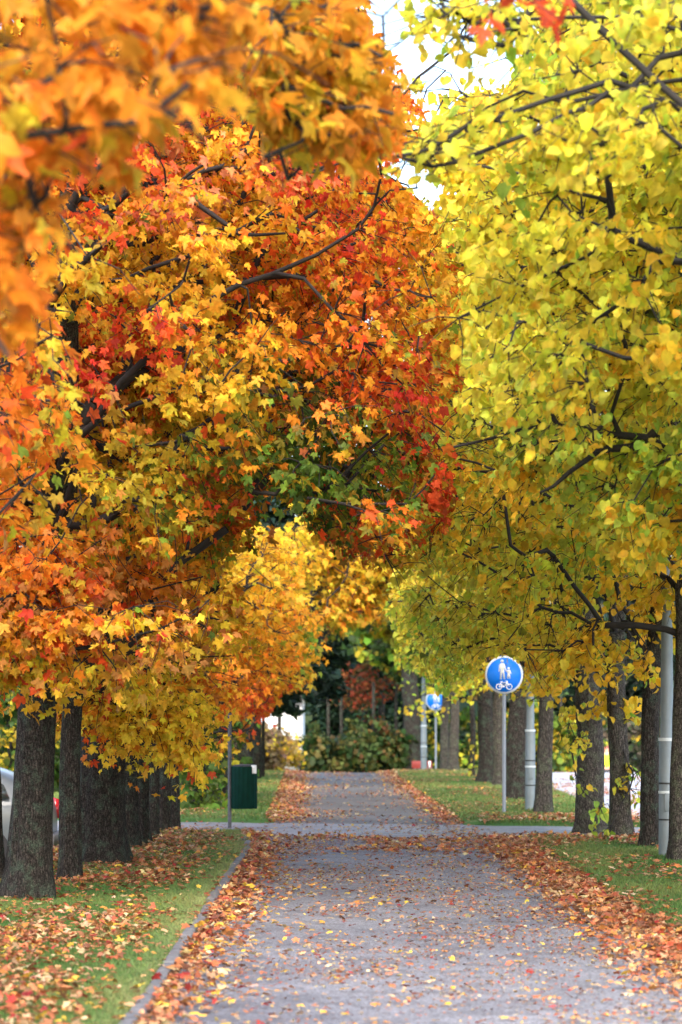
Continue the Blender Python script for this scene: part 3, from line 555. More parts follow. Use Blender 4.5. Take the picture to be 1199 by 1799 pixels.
RIGHT = [(1203, 30.4, .13, 'bark_grey', (2.9, 30.4, 6.4), (2.9, 2.3, 4.6), 260, (-.01, 0), 'linden trunk cut by the edge of the picture beside the tall lamp column'),
         (1143, 33.5, .105, 'bark_dark', (2.9, 33.5, 6.0), (2.7, 2.2, 4.4), 200, (.02, 0), 'blackish mossy linden trunk just left of the tall lamp column'),
         (1089, 36.0, .12, 'bark_grey', (2.6, 36, 6.0), (2.7, 2.2, 4.3), 210, (.0, 0), 'pale grey straight linden trunk partly hiding the figure in yellow'),
         (1035, 38.5, .175, 'bark_grey', (2.3, 38.8, 6.1), (2.9, 2.4, 4.4), 270, (.0, 0), 'stout linden with leafy shoots on its trunk, left of the figure in yellow'),
         (955, 44.6, .12, 'bark_grey', (2.2, 45, 5.7), (2.6, 2.4, 4.2), 320, (.004, 0), 'light grey linden trunk touching the second lamp column'),
         (909, 51.6, .17, 'bark_dark', (1.9, 52, 5.8), (2.7, 2.5, 4.2), 320, (.0, 0), 'dark brown linden trunk between the round sign post and second lamp column'),
         (880, 60.5, .13, 'bark_grey', (1.9, 60, 5.8), (2.7, 2.5, 4.2), 260, (.0, 0), 'linden trunk seen directly behind the round sign post'),
         (856, 63.5, .18, 'bark_dark', (1.6, 64, 6.0), (2.8, 2.5, 4.2), 260, (.0, 0), 'wide dark linden trunk just left of the round sign post'),
         (829, 69.5, .06, 'bark_dark', (1.9, 70, 4.4), (1.6, 1.6, 2.6), 100, (.0, 0), 'spindly young linden with yellow leaves low on its stem'),
         (797, 76.5, .13, 'bark_grey', (1.7, 77, 5.6), (2.6, 2.5, 4.0), 230, (.0, 0), 'far linden, right-hand trunk of the pale close pair past the second sign'),
         (782, 79.0, .12, 'bark_grey', (1.3, 80, 5.8), (2.6, 2.5, 4.0), 230, (.0, 0), 'farthest linden, left-hand trunk of the pale close pair past the second sign')]
for i, (q, D, r, bk, c, rd, nc, ln, lb) in enumerate(RIGHT):
    ex = []; lm = ()
    if i == 3:
        ex = [(1012, 1362, 38), (1055, 1418, 38), (1030, 1280, 37.8), (1000, 1270, 37.8), (1010, 1300, 38)]
        lm = [[P(1036, 1230, 38.5), P(1010, 1190, 38.4), P(985, 1120, 38.2), P(975, 1050, 38)], [P(1036, 1230, 38.5), P(1060, 1150, 38.5), P(1075, 1050, 38.5)]]
    if i == 2: ex = [(1075, 1450, 35.7), (1105, 1345, 35.8), (1120, 1355, 35.8), (1107, 1385, 35.8)]; lm = [[P(1089, 1160, 36), P(1105, 1120, 36), P(1110, 1000, 36)]]
    if i == 8: ex = [(835, 1300, 69), (838, 1345, 69), (825, 1330, 69)]
    if i == 9: ex = [(740, 1245, 75), (760, 1250, 75), (775, 1240, 75), (735, 1225, 75), (718, 1240, 75), (755, 1210, 75), (780, 1205, 75), (762, 1204, 75), (750, 1200, 75), (775, 1196, 75)] + [(746 + k_ * 5, 1209 - (k_ % 2) * 8, 80) for k_ in range(9)]; ex += [(715, 1205, 75), (790, 1180, 75)]
    tree('linden_tree', lb, 'tree', LG, px(q, D), D, r, (c, rd), nc, colR, 'linden', HEART if D < 40 else HEART_LO, .09 if D < 45 else .115, 48 if D < 45 else 36, .48, POLY_G, bk, 1.9 if i in (2, 3) else 2.3, ln, 300 + i * 5, limbs=lm, extra=ex, exs=.25, clear=([(850, 928, 1150, 1232)] if D < 44.2 else []) + [(744, 785, 1218, 1244)] + ([(1052, 1086, 1294, 1344)] if D < 60 else []) + [(915, 945, 1240, 1440), (1160, 1186, 1150, 1500)], droop=.25, updir=.4)

# ------------------------------------------------------------------ trees and bushes in the distance
def far_tree(name, label, cat, group, q, D, r, c, rd, nc, cols, w, tm=ROUGH, ls=.26, lpc=26, sp=.7, fork=.8, seed=0, mat='linden', twigs=4, bark='bark_dark', poly=None):
    tree(name, label, cat, group, px(q, D), D, r, (c, rd), nc, mixcol(cols, w), mat, tm, ls, lpc, sp, poly, bark, fork, (0, 0), seed, twigs=twigs, sides=14, updir=.4, zmin=.12 if fork < .5 else 1.0)
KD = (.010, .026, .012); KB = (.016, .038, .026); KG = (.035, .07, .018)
WG = 'trees closing the end of the path'
def conifer(label, q, D, r, H, R0, z0, seed, cols, group=WG, name='spruce_tree', nb=170, ls=.16):
    x = px(q, D); rng = np.random.default_rng(seed); gz = float(ground(x, D)); root = empty(name, (x, D, gz), label=label, cat='tree', group=group); O0 = (x, D, gz)
    mb = MB(); mb.tube([(0, 0, -.1), (0.03, 0, H * .5), (0, 0, H)], [r, r * .6, .02], 12); mb.build('trunk', M['bark_dark'], root)
    A = []; B = []; LP = []; LN = []; LT = []
    for i in range(nb):
        h = z0 + (H - z0) * rng.random() ** 1.15; a = rng.random() * 6.283; l = R0 * (1 - (h - z0) / (H - z0 + .6)) ** .8 * rng.uniform(.6, 1.1)
        d = np.array([math.cos(a), math.sin(a), 0]); m_ = int(max(10, l * 75)); t = rng.random(m_) ** .7
        z = h + .12 * l * t - .32 * l * t * t; s = (1 - t * .75) * l * .3; side = np.cross(d, [0, 0, 1])
        p = d * (t * l)[:, None] + side * (rng.normal(0, .5, m_) * s)[:, None]; p[:, 2] = z + rng.normal(0, .07, m_) + gz; p[:, 0] += x; p[:, 1] += D
        LP.append(p); LN.append(np.array([0, 0, 1]) + rng.normal(0, .5, (m_, 3))); LT.append(d + rng.normal(0, .5, (m_, 3)) - [0, 0, .5])
        A.append((x, D, gz + h)); B.append((x + d[0] * l, D + d[1] * l, gz + h - .2 * l))
    v, qf = prisms(np.array(A), np.array(B), np.full(nb, .03), np.full(nb, .008), 4); mesh_obj('branches', v, qf, M['branch'], root, origin=O0)
    LP = np.concatenate(LP); LN = np.concatenate(LN); LT = np.concatenate(LT); c = jitter(mixcol(*cols)(LP, rng), rng, .25)
    v, t, c = leaves(LP, LN, LT, np.full(len(LP), ls) * rng.uniform(.7, 1.3, len(LP)), NEED2, c, rng); mesh_obj('crown', v, t, M['needle'], root, col=c, origin=O0)
NEED2 = (np.array([(-.5, -.5, 0), (0, -.7, .1), (.5, -.5, 0), (.25, .3, -.1), (0, 1, -.15), (-.25, .3, -.1)]), np.array([(0, 1, 5), (1, 3, 5), (1, 2, 3), (5, 3, 4)]))
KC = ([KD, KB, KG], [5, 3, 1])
conifer('tall blue-green spruce rising behind the orange maple left of the path', 452, 66, .1, 9.6, 2.3, 2.3, 1, ([(.018, .042, .032), KD, (.02, .04, .03)], [3, 3, 2]), name='spruce_tree', nb=260)
conifer('dark spruce with drooping boughs half covering the white house', 462, 68.5, .05, 5.2, .95, 1.6, 2, ([(.05, .09, .05), KB, KG], [3, 3, 3]), nb=90)
conifer('darkest tall spruce at the end of the path, right of the white house', 588, 92, .25, 12, 1.05, .35, 3, KC, nb=300)
conifer('tall spruce behind the red-leaved tree at the end of the path', 640, 103, .25, 13, 2.6, .6, 4, KC, nb=300)
conifer('dark spruce at the end of the path behind the thick black trunk', 735, 100, .25, 12, 2.4, .5, 5, KC, nb=260)
conifer('spruce standing farthest left at the end of the path behind the bin', 395, 98, .2, 10, 2.2, .5, 6, KC, nb=220)
conifer('spruce across the street behind the pale grey trunk', 1130, 118, .25, 11, 2.6, .4, 7, ([(.05, .055, .045), KD, KB], [3, 2, 2]), nb=230)
conifer('spruce across the street at the edge of the picture', 1215, 112, .25, 11, 2.6, .4, 8, ([(.05, .055, .045), KD, KB], [3, 2, 2]), nb=230)
conifer('spruce across the street behind the stout linden', 1035, 124, .25, 12, 2.8, .4, 9, KC, nb=230)
far_tree('red_maple', 'red-orange leaved small tree in the shade at the end of the path', 'tree', WG, 672, 92, .12, (px(645, 92), 90, 2.5), (1.35, .9, .95), 42, [(.30, .05, .02), (.30, .09, .03), (.14, .10, .03), KG], [4, 3, 2, 3], MAPLE_LO, .17, 18, .45, 1.6, 21, 'maple')  # leaf colours darkened to stand for the shade of the spruces
tree('old_tree', 'thick black-trunked tree at the far right bend of the path', 'tree', WG, px(722, 87), 87, .29, ((px(715, 87), 88, 5.2), (2.6, 2, 3)), 130, mixcol([KG, GR, OL], [3, 2, 1]), 'linden', ROUGH, .2, 26, .6, [(600, 700), (800, 700), (800, 1180), (690, 1190), (600, 1140)], 'bark_dark', 2.5, (0, 0), 31, sides=18)
SHR = [('bushy green and yellow shrub at the end of the path beside the white house', 578, 86, .72, 1.5, [KG, (.14, .13, .03), (.16, .13, .03), KD], [4, 2, 1, 2]),  # path-end shrubs: spruce shade painted in as darker leaf colours
       ('low mixed green shrub in the middle of the path end', 600, 88, 1.0, 1.2, [KG, KD, (.16, .05, .04), (.15, .08, .04)], [4, 3, 1, 1]),
       ('olive shrub with a few orange leaves under the red-leaved tree', 655, 87, 1.1, 1.7, [KG, (.08, .12, .03), (.15, .13, .03), (.2, .08, .03)], [4, 3, 2, 1]),
       ('dark green shrub touching the thick black trunk', 695, 89, .9, 1.3, [KD, KG, (.15, .07, .03)], [4, 3, 1]),
       ('straw-brown bush behind the slim spruce trunk', 455, 76, .75, 1.0, [(.34, .24, .13), (.25, .17, .09), OL], [4, 3, 1]),
       ('yellow flowering shrub before the white house', 492, 78, .45, .7, [Y, (.34, .24, .13), OL], [2, 3, 3]),
       ('dark hedge-like bush behind the silver car', 20, 56, 1.6, 1.9, [DG, KG, OL], [4, 3, 1]),
       ('green and yellow bush seen between the first two maple trunks', 112, 58, 1.5, 1.9, [KG, OL, Y], [3, 3, 2]),
       ('dark bush left of the bin under the low maple', 300, 60, 1.5, 1.9, [DG, KG, GR], [4, 3, 1]),
       ('yellow-green bush between lamp column and stout linden across the street', 985, 92, 1.5, 1.9, [OL, Y, GR, KG], [3, 1.5, 2, 2]),
       ('grey-green bush beyond the figure in yellow', 1052, 106, 1.6, 2.6, [KG, OL, (.14, .13, .08)], [3, 2, 3]),
       ('dull brown thicket beyond the street right of the pale grey trunk', 1130, 100, 1.8, 2.6, [(.10, .085, .06), KG, (.14, .12, .08)], [3, 2, 3]),
       ('dull brown thicket beyond the street at the edge of the picture', 1205, 98, 1.7, 2.6, [(.10, .085, .06), KG, (.12, .12, .07)], [3, 3, 2]),
       ('dark green bush behind the wide dark linden trunks', 860, 92, 2.2, 2.3, [DG, KG, OL], [4, 3, 2]),
       ('dark green bush behind the far pair of pale linden trunks', 785, 98, 1.8, 2.0, [DG, KG, OL], [4, 3, 1]),
       ('leafy green bush between round sign post and second lamp column', 930, 86, 1.5, 2.0, [GR, KG, OL], [3, 3, 2])]
for i, (lb, q, D, R0, H, cols, w) in enumerate(SHR):
    far_tree('shrub', lb, 'shrub', 'shrubs at the far side', q, D, .05, (px(q, D), D, H * .55 + float(ground(px(q, D), D)) + .1), (R0, .9, H * .55), int(70 * R0), cols, w, ROUGH if D > 80 else HEART_LO, .13, 40, .36, .2, 400 + i, twigs=5)
# distant woods: one mass
rng = np.random.default_rng(5); Pn = []
for k_ in range(150):
    a = rng.uniform(-.62, .62); d = rng.uniform(150, 190); cx_, cy_ = math.sin(a) * d, math.cos(a) * d; hh = rng.uniform(7, 15); m_ = 420
    q = norm(rng.normal(size=(m_, 3))) * (rng.random((m_, 1)) ** .3); Pn.append(np.stack([cx_ + q[:, 0] * 5, cy_ + q[:, 1] * 5, -1.5 + hh * .5 + q[:, 2] * hh * .55], 1))
Pn = np.concatenate(Pn); Pn = Pn[Pn[:, 2] > -1.6]
c = mixcol([KD, KG, (.14, .12, .04), KB, (.2, .15, .04)], [3, 4, 2, 2, 1])(Pn, rng); v, t, c = leaves(Pn, rng.normal(size=Pn.shape) + [0, -.6, .6], rng.normal(size=Pn.shape), np.full(len(Pn), 1.1), ROUGH, jitter(c, rng, .2), rng)
tag(mesh_obj('distant_woods', v, t, M['linden'], col=c), kind='stuff')

# ------------------------------------------------------------------ grass and fallen leaves
def dens_left(x, D):
    """leaf litter density per square metre"""
    p = np.stack([x, D * .35, 0 * x], 1); n1 = noise3(p, 1.3); n2 = noise3(p + 31, 3.5); pth = (x > xl(D)) & (x < xr(D))
    kb = (x > xl(D) - .12) & (x < xl(D) - .01) & (D < 36)
    cross = (D > c0(x)) & (D < c1(x)); e = np.minimum(x - xl(D), xr(D) - x)
    bl = np.exp(-np.maximum(x - xl(D), 0) / .30) ** 1.6; brt = np.exp(-(np.maximum(xr(D) - x, 0) / (.42 + .12 * n1)) ** 2.2)
    d_path = 12 + 68 * n2 ** 3 + 640 * bl + 640 * brt
    d_path = np.where(D > c1(x), 7 + 90 * n1 ** 3 + 260 * np.exp(-(np.maximum(x - xl(D), 0) / .4) ** 2) + 230 * np.exp(-(np.maximum(xr(D) - x, 0) / .35) ** 2), d_path)
    d_path = np.where((D > c0(x) - 4.2) & (D <= c0(x) - .2), np.maximum(d_path, 170 * smooth(.25, .6, n1 + .25)), d_path)
    d_path = np.where(cross, 25 + 90 * n1 ** 2, d_path)
    left = x <= xl(D) - .12; dl = 135 + 210 * smooth(.35, .65, n1 * .4 + n2 * .6) ; dl = dl * np.clip((xl(D) - .12 - x) / .55, .06, 1); dl = np.where((D > 28) & (D < 38.5), dl * 1.3, dl)
    dl = np.where((D > 22.5) & (D < 26), dl * .35, dl)
    dl = np.where(D > 42, 12 + 50 * smooth(.4, .6, n1), dl)
    rt = x >= xr(D); dr = (6 + 60 * smooth(.44, .64, n1)) + 220 * np.exp(-(x - xr(D)) / .06); dr = np.where((D > 33) & (D < 38), dr + 130 * smooth(.3, .5, n1) , dr); dr = dr * np.where(x > road_l(D), .02, 1) + np.where((x > 3.6) & (x < road_l(D)), 90, 0)
    dr = np.where(D > 41, 8 + 60 * smooth(.45, .65, n1) + 60 * np.exp(-(x - xr(D)) / .3) + np.where((D < 44) & (x > 2), 120, 0), dr)
    return np.where(left, dl, np.where(rt, dr, d_path)) * np.where(cross & (left | rt), .12, 1) * np.where(kb, .09, 1)
rng = np.random.default_rng(11)
def scatter(n, x0, x1, D0, D1, dmax, fd):
    x = rng.uniform(x0, x1, n); D = rng.uniform(D0, D1, n); k = rng.random(n) < fd(x, D) / dmax; return x[k], D[k]
X = []; DD = []
for x0, x1, D0, D1 in ((-4.6, 5.2, 12, 26), (-5.2, 6, 26, 46), (-5, 9, 46, 78)):
    n = int((x1 - x0) * (D1 - D0) * 700); x, D = scatter(n, x0, x1, D0, D1, 700, dens_left); X.append(x); DD.append(D)
X = np.concatenate(X); DD = np.concatenate(DD)
# loose heaps: leaves in dense drifts lie on one another
d = dens_left(X, DD); lift = rng.random(len(X)) * np.clip(d / 350, 0, 1) * .05
road_z = np.where(lawn_d(X, DD) < .03, base(X, DD) + .008, ground(X, DD) + .015)
Z = road_z + .012 + lift; n = len(X); pos = np.stack([X, DD, Z], 1)
tilt = rng.gamma(2.0, .10 + .09 * np.clip(d / 200, 0, 1), n).clip(0, 1.25); aa = rng.uniform(0, 2 * math.pi, n); nr = np.stack([np.sin(tilt) * np.cos(aa), np.sin(tilt) * np.sin(aa), np.cos(tilt)], 1)
size = rng.uniform(.03, .085, n) * np.where((X < -1.05) & (rng.random(n) < .5), .8, 1) * np.where((d < 110) & (X > -.9) & (X < 2.2), .82, 1); pos[:, 2] += np.sin(tilt) * size * .3
left = X < 1.0
lc = [(.46, .27, .13), (.42, .16, .07), (.32, .085, .035), (.55, .40, .22), (.60, .38, .05), (.30, .03, .025), (.17, .07, .035), (.50, .21, .05)]
cl = mixcol(lc, [4, 6, 4, 2, 1.6, 1.3, 2.5, 2.5])(pos, rng); cr = mixcol(lc, [4.5, 7, 4, 1.5, .8, .5, 2.5, 2.5])(pos, rng)
cp = mixcol(lc, [5, 4, 2.5, 2.5, 3, 1.4, 2.5, 2])(pos, rng)
dn = (d > 120)[:, None]; c = np.where(left[:, None], cl, cr); c = np.where(dn, c, np.where(((X > xl(DD)) & (X < xr(DD)))[:, None], cp, c)); c = jitter(c, rng, .16)
near = DD < 34
vs, ts, cs = [], [], []; o_ = 0
for sel, tm in ((near, MAPLE_HI), (~near, MAPLE_LO)):
    v, t, k_ = leaves(pos[sel], nr[sel], rng.normal(size=(sel.sum(), 3)) * [1, 1, .2], size[sel] * 1.1, tm, c[sel], rng, 1.6); vs.append(v); ts.append(t + o_); cs.append(k_); o_ += len(v)
V = np.concatenate(vs); V[:, 2] = np.maximum(V[:, 2], base(V[:, 0], V[:, 1]) + .011)
tag(mesh_obj('fallen_leaves', V, np.concatenate(ts), M['litter'], col=np.concatenate(cs)), kind='stuff')
# crumbs of trodden leaves
n = 34000; x = rng.uniform(-1.0, 2.4, n); D = rng.uniform(12.5, 37, n); k_ = (noise3(np.stack([x, D * .4, 0 * x], 1), 1.8) > rng.uniform(.2, .9, n)); x, D = x[k_], D[k_]; n = len(x)
tl_ = np.abs(rng.normal(0, .35, n)); aa = rng.uniform(0, 6.283, n)
v, t, c = leaves(np.stack([x, D, 0 * x + .008], 1), np.stack([np.sin(tl_) * np.cos(aa), np.sin(tl_) * np.sin(aa), np.cos(tl_)], 1), rng.normal(size=(n, 3)), rng.uniform(.008, .024, n), ROUGH, jitter(mixcol(lc, [4, 4, 3, 3, 2, 1, 5, 2])(np.zeros((n, 3)), rng), rng, .3), rng)
v[:, 2] = np.maximum(v[:, 2], .003); tag(mesh_obj('leaf_litter_crumbs', v, t, M['litter'], col=c), kind='stuff')
# grass
def blades(n, x0, x1, D0, D1, h, w):
    x = rng.uniform(x0, x1, n); D = rng.uniform(D0, D1, n); k = (lawn_d(x, D) > rng.uniform(-.02, .12, n)); x = x[k]; D = D[k]; n = len(x)
    g = noise3(np.stack([x, D * .5, 0 * x], 1), 1.5); z = ground(x, D) - .004; hh = h * rng.uniform(.5, 1.25, n) * (.75 + .5 * g)
    a = rng.uniform(0, math.pi, n); bx, by = np.cos(a) * w * .5, np.sin(a) * w * .5; lx, ly = rng.normal(0, .45, (2, n)) * hh
    V = np.stack([np.stack([x - bx, D - by, z], 1), np.stack([x + bx, D + by, z], 1), np.stack([x + lx * .4 + bx * .6, D + ly * .4 + by * .6, z + hh * .6], 1), np.stack([x + lx, D + ly, z + hh], 1)], 1)
    T = (np.array([(0, 1, 2), (0, 2, 3)])[None] + (np.arange(n) * 4)[:, None, None]).reshape(-1, 3)
    c1_ = np.array([.055, .14, .03]); c2_ = np.array([.15, .19, .05]); c3_ = np.array([.36, .33, .15]); t = (g * 1.3 + rng.normal(0, .18, n)).clip(0, 1)[:, None]
    edge = (np.exp(-np.abs(xl(D) - x) / .25) * (D < 37) * .55)[:, None]
    c = c1_ * (1 - t) + c2_ * t; c = c * (1 - edge) + c3_ * edge; c = jitter(c, rng, .18); return V.reshape(-1, 3), T, np.repeat(c, 4, 0)
parts = [blades(130000, -4.2, -1.0, 12, 27, .04, .006), blades(80000, -4.2, -1.0, 27, 42, .05, .01), blades(45000, 2.2, 4.5, 16, 30, .045, .008), blades(60000, 2.0, 4.5, 30, 45, .05, .011), blades(40000, -7, -1, 42, 78, .06, .02), blades(50000, 1.3, 6, 42, 78, .06, .02)]
vs, ts, cs = [], [], []; o_ = 0
for v, t, k_ in parts: vs.append(v); ts.append(t + o_); cs.append(k_); o_ += len(v)
tag(mesh_obj('grass', np.concatenate(vs), np.concatenate(ts), M['grass'], col=np.concatenate(cs)), kind='stuff')

# ------------------------------------------------------------------ street furniture
def circ(cx, cz, r, n=40, a0=0, a1=2 * math.pi): return [(cx + r * math.cos(a0 + (a1 - a0) * i / n), cz + r * math.sin(a0 + (a1 - a0) * i / n)) for i in range(n)]
def ring(mb, cx, cz, r, w, y0, y1, n=28):
    V = []; 
    for i in range(n):
        a = 2 * math.pi * i / n; c, s = math.cos(a), math.sin(a)
        for rr, y in ((r, y0), (r - w, y0), (r - w, y1), (r, y1)): V.append((cx + rr * c, y, cz + rr * s))
    Q = [(4 * i + k, 4 * ((i + 1) % n) + k, 4 * ((i + 1) % n) + (k + 1) % 4, 4 * i + (k + 1) % 4) for i in range(n) for k in range(4)]
    mb.add(V, Q)
def bar(mb, a, b, w, y0, y1):
    a = np.array(a, float); b = np.array(b, float); d = (b - a) / np.linalg.norm(b - a); p = np.array([-d[1], d[0]]) * w / 2
    mb.plate([tuple(a - p), tuple(b - p), tuple(b + p), tuple(a + p)], y0, y1)
def path_sign(q, D, zc, Rr, rz, label):
    x = px(q, D); root = empty('shared_path_sign', (x, D, float(ground(x, D))), rz, label=label, cat='road sign', group='round blue shared-path signs')
    MB().tube([(0, 0, -.1), (0, 0, zc + Rr * .7)], .029, 14).build('post', M['post'], root, True)
    f = MB().plate(circ(0, zc, Rr), -.036, -.032).build('sign_plate', M['sign_white'], root)
    MB().plate(circ(0, zc, Rr * .90), -.040, -.0365).build('blue_face', M['sign_blue'], f)
    for zb in (-.15, .15): b = MB(); b.box((0, -.015, zc + zb), (.08, .05, .03)); b.build('bracket', M['post'], root)
    s = Rr / .55 / 1.0; y0, y1 = -.044, -.0405
    def S(l): return [(a * Rr, zc + b * Rr) for a, b in l]
    m_ = MB()
    # adult: head, body, arms, legs
    m_.plate(S(circ(-.10, .72, .085, 16)), y0, y1)
    m_.plate(S([(-.20, .60), (-.26, .48), (-.30, .18), (-.245, .16), (-.20, .38), (-.20, .16), (-.225, -.24), (-.13, -.24), (-.105, .10), (-.075, .10), (-.03, -.24), (.055, -.24), (.01, .16), (.01, .36), (.09, .18), (.135, .22), (.05, .48), (0, .60)]), y0, y1)
    m_.plate(S(circ(.235, .34, .062, 14)), y0, y1)
    m_.plate(S([(.175, .26), (.11, .16), (.15, .12), (.185, .15), (.155, -.20), (.225, -.20), (.24, -.02), (.265, -.20), (.335, -.20), (.30, .14), (.345, .04), (.38, .07), (.31, .26)]), y0, y1)
    m_.build('walkers_symbol', M['sign_white'], f)
    m_ = MB(); w = .05 * Rr; zc2 = zc
    for cx in (-.27, .27): ring(m_, cx * Rr, zc - .63 * Rr, .165 * Rr, .045 * Rr, y0, y1)
    for a, b_ in (((-.27, -.63), (-.14, -.38)), ((-.14, -.40), (.16, -.42)), ((-.20, -.47), (0, -.63)), ((0, -.63), (.16, -.42)), ((.27, -.63), (.15, -.35)), ((-.27, -.63), (0, -.63)), ((-.20, -.36), (-.08, -.36)), ((.06, -.33), (.20, -.34))):
        bar(m_, S([a])[0], S([b_])[0], w * .8, y0 - .0006 * len(m_.V), y1)
    m_.build('bicycle_symbol', M['sign_white'], f)
path_sign(886, 44.2, 2.17, .295, math.radians(-3), 'round blue sign with walkers and bicycle, in full view on its thin grey post')
path_sign(766, 82, 2.12, .30, math.radians(8), 'far round blue sign half covered by hanging yellow leaves')

def lamp(q, D, s, label, H=6.0):
    x = px(q, D); root = empty('street_lamp', (x, D, float(ground(x, D))), label=label, cat='street lamp', group='grey street lamp columns')
    MB().lathe((0, 0, 0), [(-.1, .092 * s), (.0, .092 * s), (1.28, .086 * s), (1.30, .072 * s), (2.50, .064 * s), (2.82, .036 * s), (H - .3, .030 * s), (H, .03 * s)], 20).build('column', M['column'], root, True)
    MB().lathe((0, 0, 0), [(1.275, .093 * s), (1.31, .093 * s)], 20).build('collar', M['band'], root, True)
    MB().lathe((0, 0, 0), [(.695, .0945 * s), (.725, .0945 * s)], 20).build('reflective_band', M['band'], root, True)
    for z in (.40, .80): MB().lathe((0, 0, 0), [(z, .0935 * s), (z + .018, .0935 * s)], 20).build('seam', M['dark'], root, True)
    d = MB(); d.box((0, -.089 * s, .60), (.07 * s, .012, .20), .003); d.build('hatch', M['column'], root)
    l = MB(); l.tube([(0, 0, H - .02), (-.05, 0, H + .12), (-.35, 0, H + .2)], .028 * s, 10); l.build('arm', M['column'], root, True)
    h = MB(); h.box((-.6, 0, H + .22), (.6, .24, .12), .04); hd = h.build('lamp_head', M['column'], root); g = MB(); g.box((-.62, 0, H + .145), (.44, .18, .03), .008); g.build('lens', M['clearlens'], hd)
lamp(1172, 31.4, 1.0, 'nearest grey stepped lamp column, standing in the grass at the street side')
lamp(932, 46.0, .92, 'second lamp column, right of the round sign between two trunks')
lamp(745, 80.0, .95, 'farthest lamp column, pale, just left of the far blue sign')

# litter bin on its post
x = px(404, 40.2); bn = empty('litter_bin', (x, 40.2, float(ground(x, 40.2))), label='dark green slatted litter bin bolted to a tall rusty grey post', cat='litter bin')
MB().tube([(0, 0, -.1), (0, 0, 1.66)], .026, 12).build('post', M['rust'], bn, True)
m_ = MB(); n = 72; prof = []; 
V = []; 
for z in (.31, .315, .90, .905):
    for kk in range(n):
        a = 2 * math.pi * kk / n; rr = .178 * (1 + (.035 if (kk % 4) < 2 else -.02)) * (.985 if z in (.31, .905) else 1); V.append((.205 + rr * math.cos(a), rr * math.sin(a), z))
Q = [(i * n + kk, i * n + (kk + 1) % n, (i + 1) * n + (kk + 1) % n, (i + 1) * n + kk) for i in range(3) for kk in range(n)]
V += [(.205, 0, .31), (.205, 0, .78)]; T = [(4 * n, (kk + 1) % n, kk) for kk in range(n)]
m_.add(V, Q, T); m_.build('container', M['bin'], bn)
MB().lathe((.205, 0, 0), [(.80, .165), (.905, .168), (.925, .15), (.935, .06)], 32).build('lid', M['dark'], bn, True)
m_ = MB(); m_.box((.345, -.125, .865), (.075, .012, .12), .004); o = m_.build('label_plate', M['sign_white'], bn)
for zb in (.5, .8): m_ = MB(); m_.tube([(0, 0, zb), (.04, 0, zb)], .02, 8); m_.build('bracket', M['rust'], bn)

# white house beyond the pine
hx0, hx1, hy0, hy1, hz = -9.5, px(531, 104), 104, 112, -1.45
hs = empty('white_house', (hx1, hy0, hz), label='white rendered house with dark plinth glimpsed past the spruce boughs', cat='house')
m_ = MB(); w_ = hx1 - hx0
m_.box((-w_ / 2, 4, 2.0), (w_, 8, 3.1)); m_.build('wall', M['wall'], hs)
m_ = MB(); m_.box((-w_ / 2, 4, .22), (w_ + .06, 8.06, .46)); m_.build('plinth', M['plinth'], hs)
m_ = MB(); a, b_, e = -w_ - .4, .4, 3.55
m_.add([(a, -.4, e), (b_, -.4, e), (b_, 8.4, e), (a, 8.4, e), (a, 4, e + 2.2), (b_, 4, e + 2.2)], [(0, 1, 5, 4), (3, 4, 5, 2), (0, 3, 2, 1)], [(0, 4, 3), (1, 2, 5)]); rf = m_.build('roof', M['roof'], hs)
m_ = MB(); m_.box((-w_ * .6, 4, e + 2.2), (.5, .5, 1.2)); m_.build('chimney', M['plinth'], rf)
for wx in (-2.6, -4.8, -6.8):
    m_ = MB(); m_.box((wx, -.012, 2.1), (1.0, .06, 1.2)); f = m_.build('window', M['plinth'], hs); m_ = MB(); m_.box((wx, -.05, 2.1), (.86, .03, 1.06)); m_.build('pane', M['window'], f)

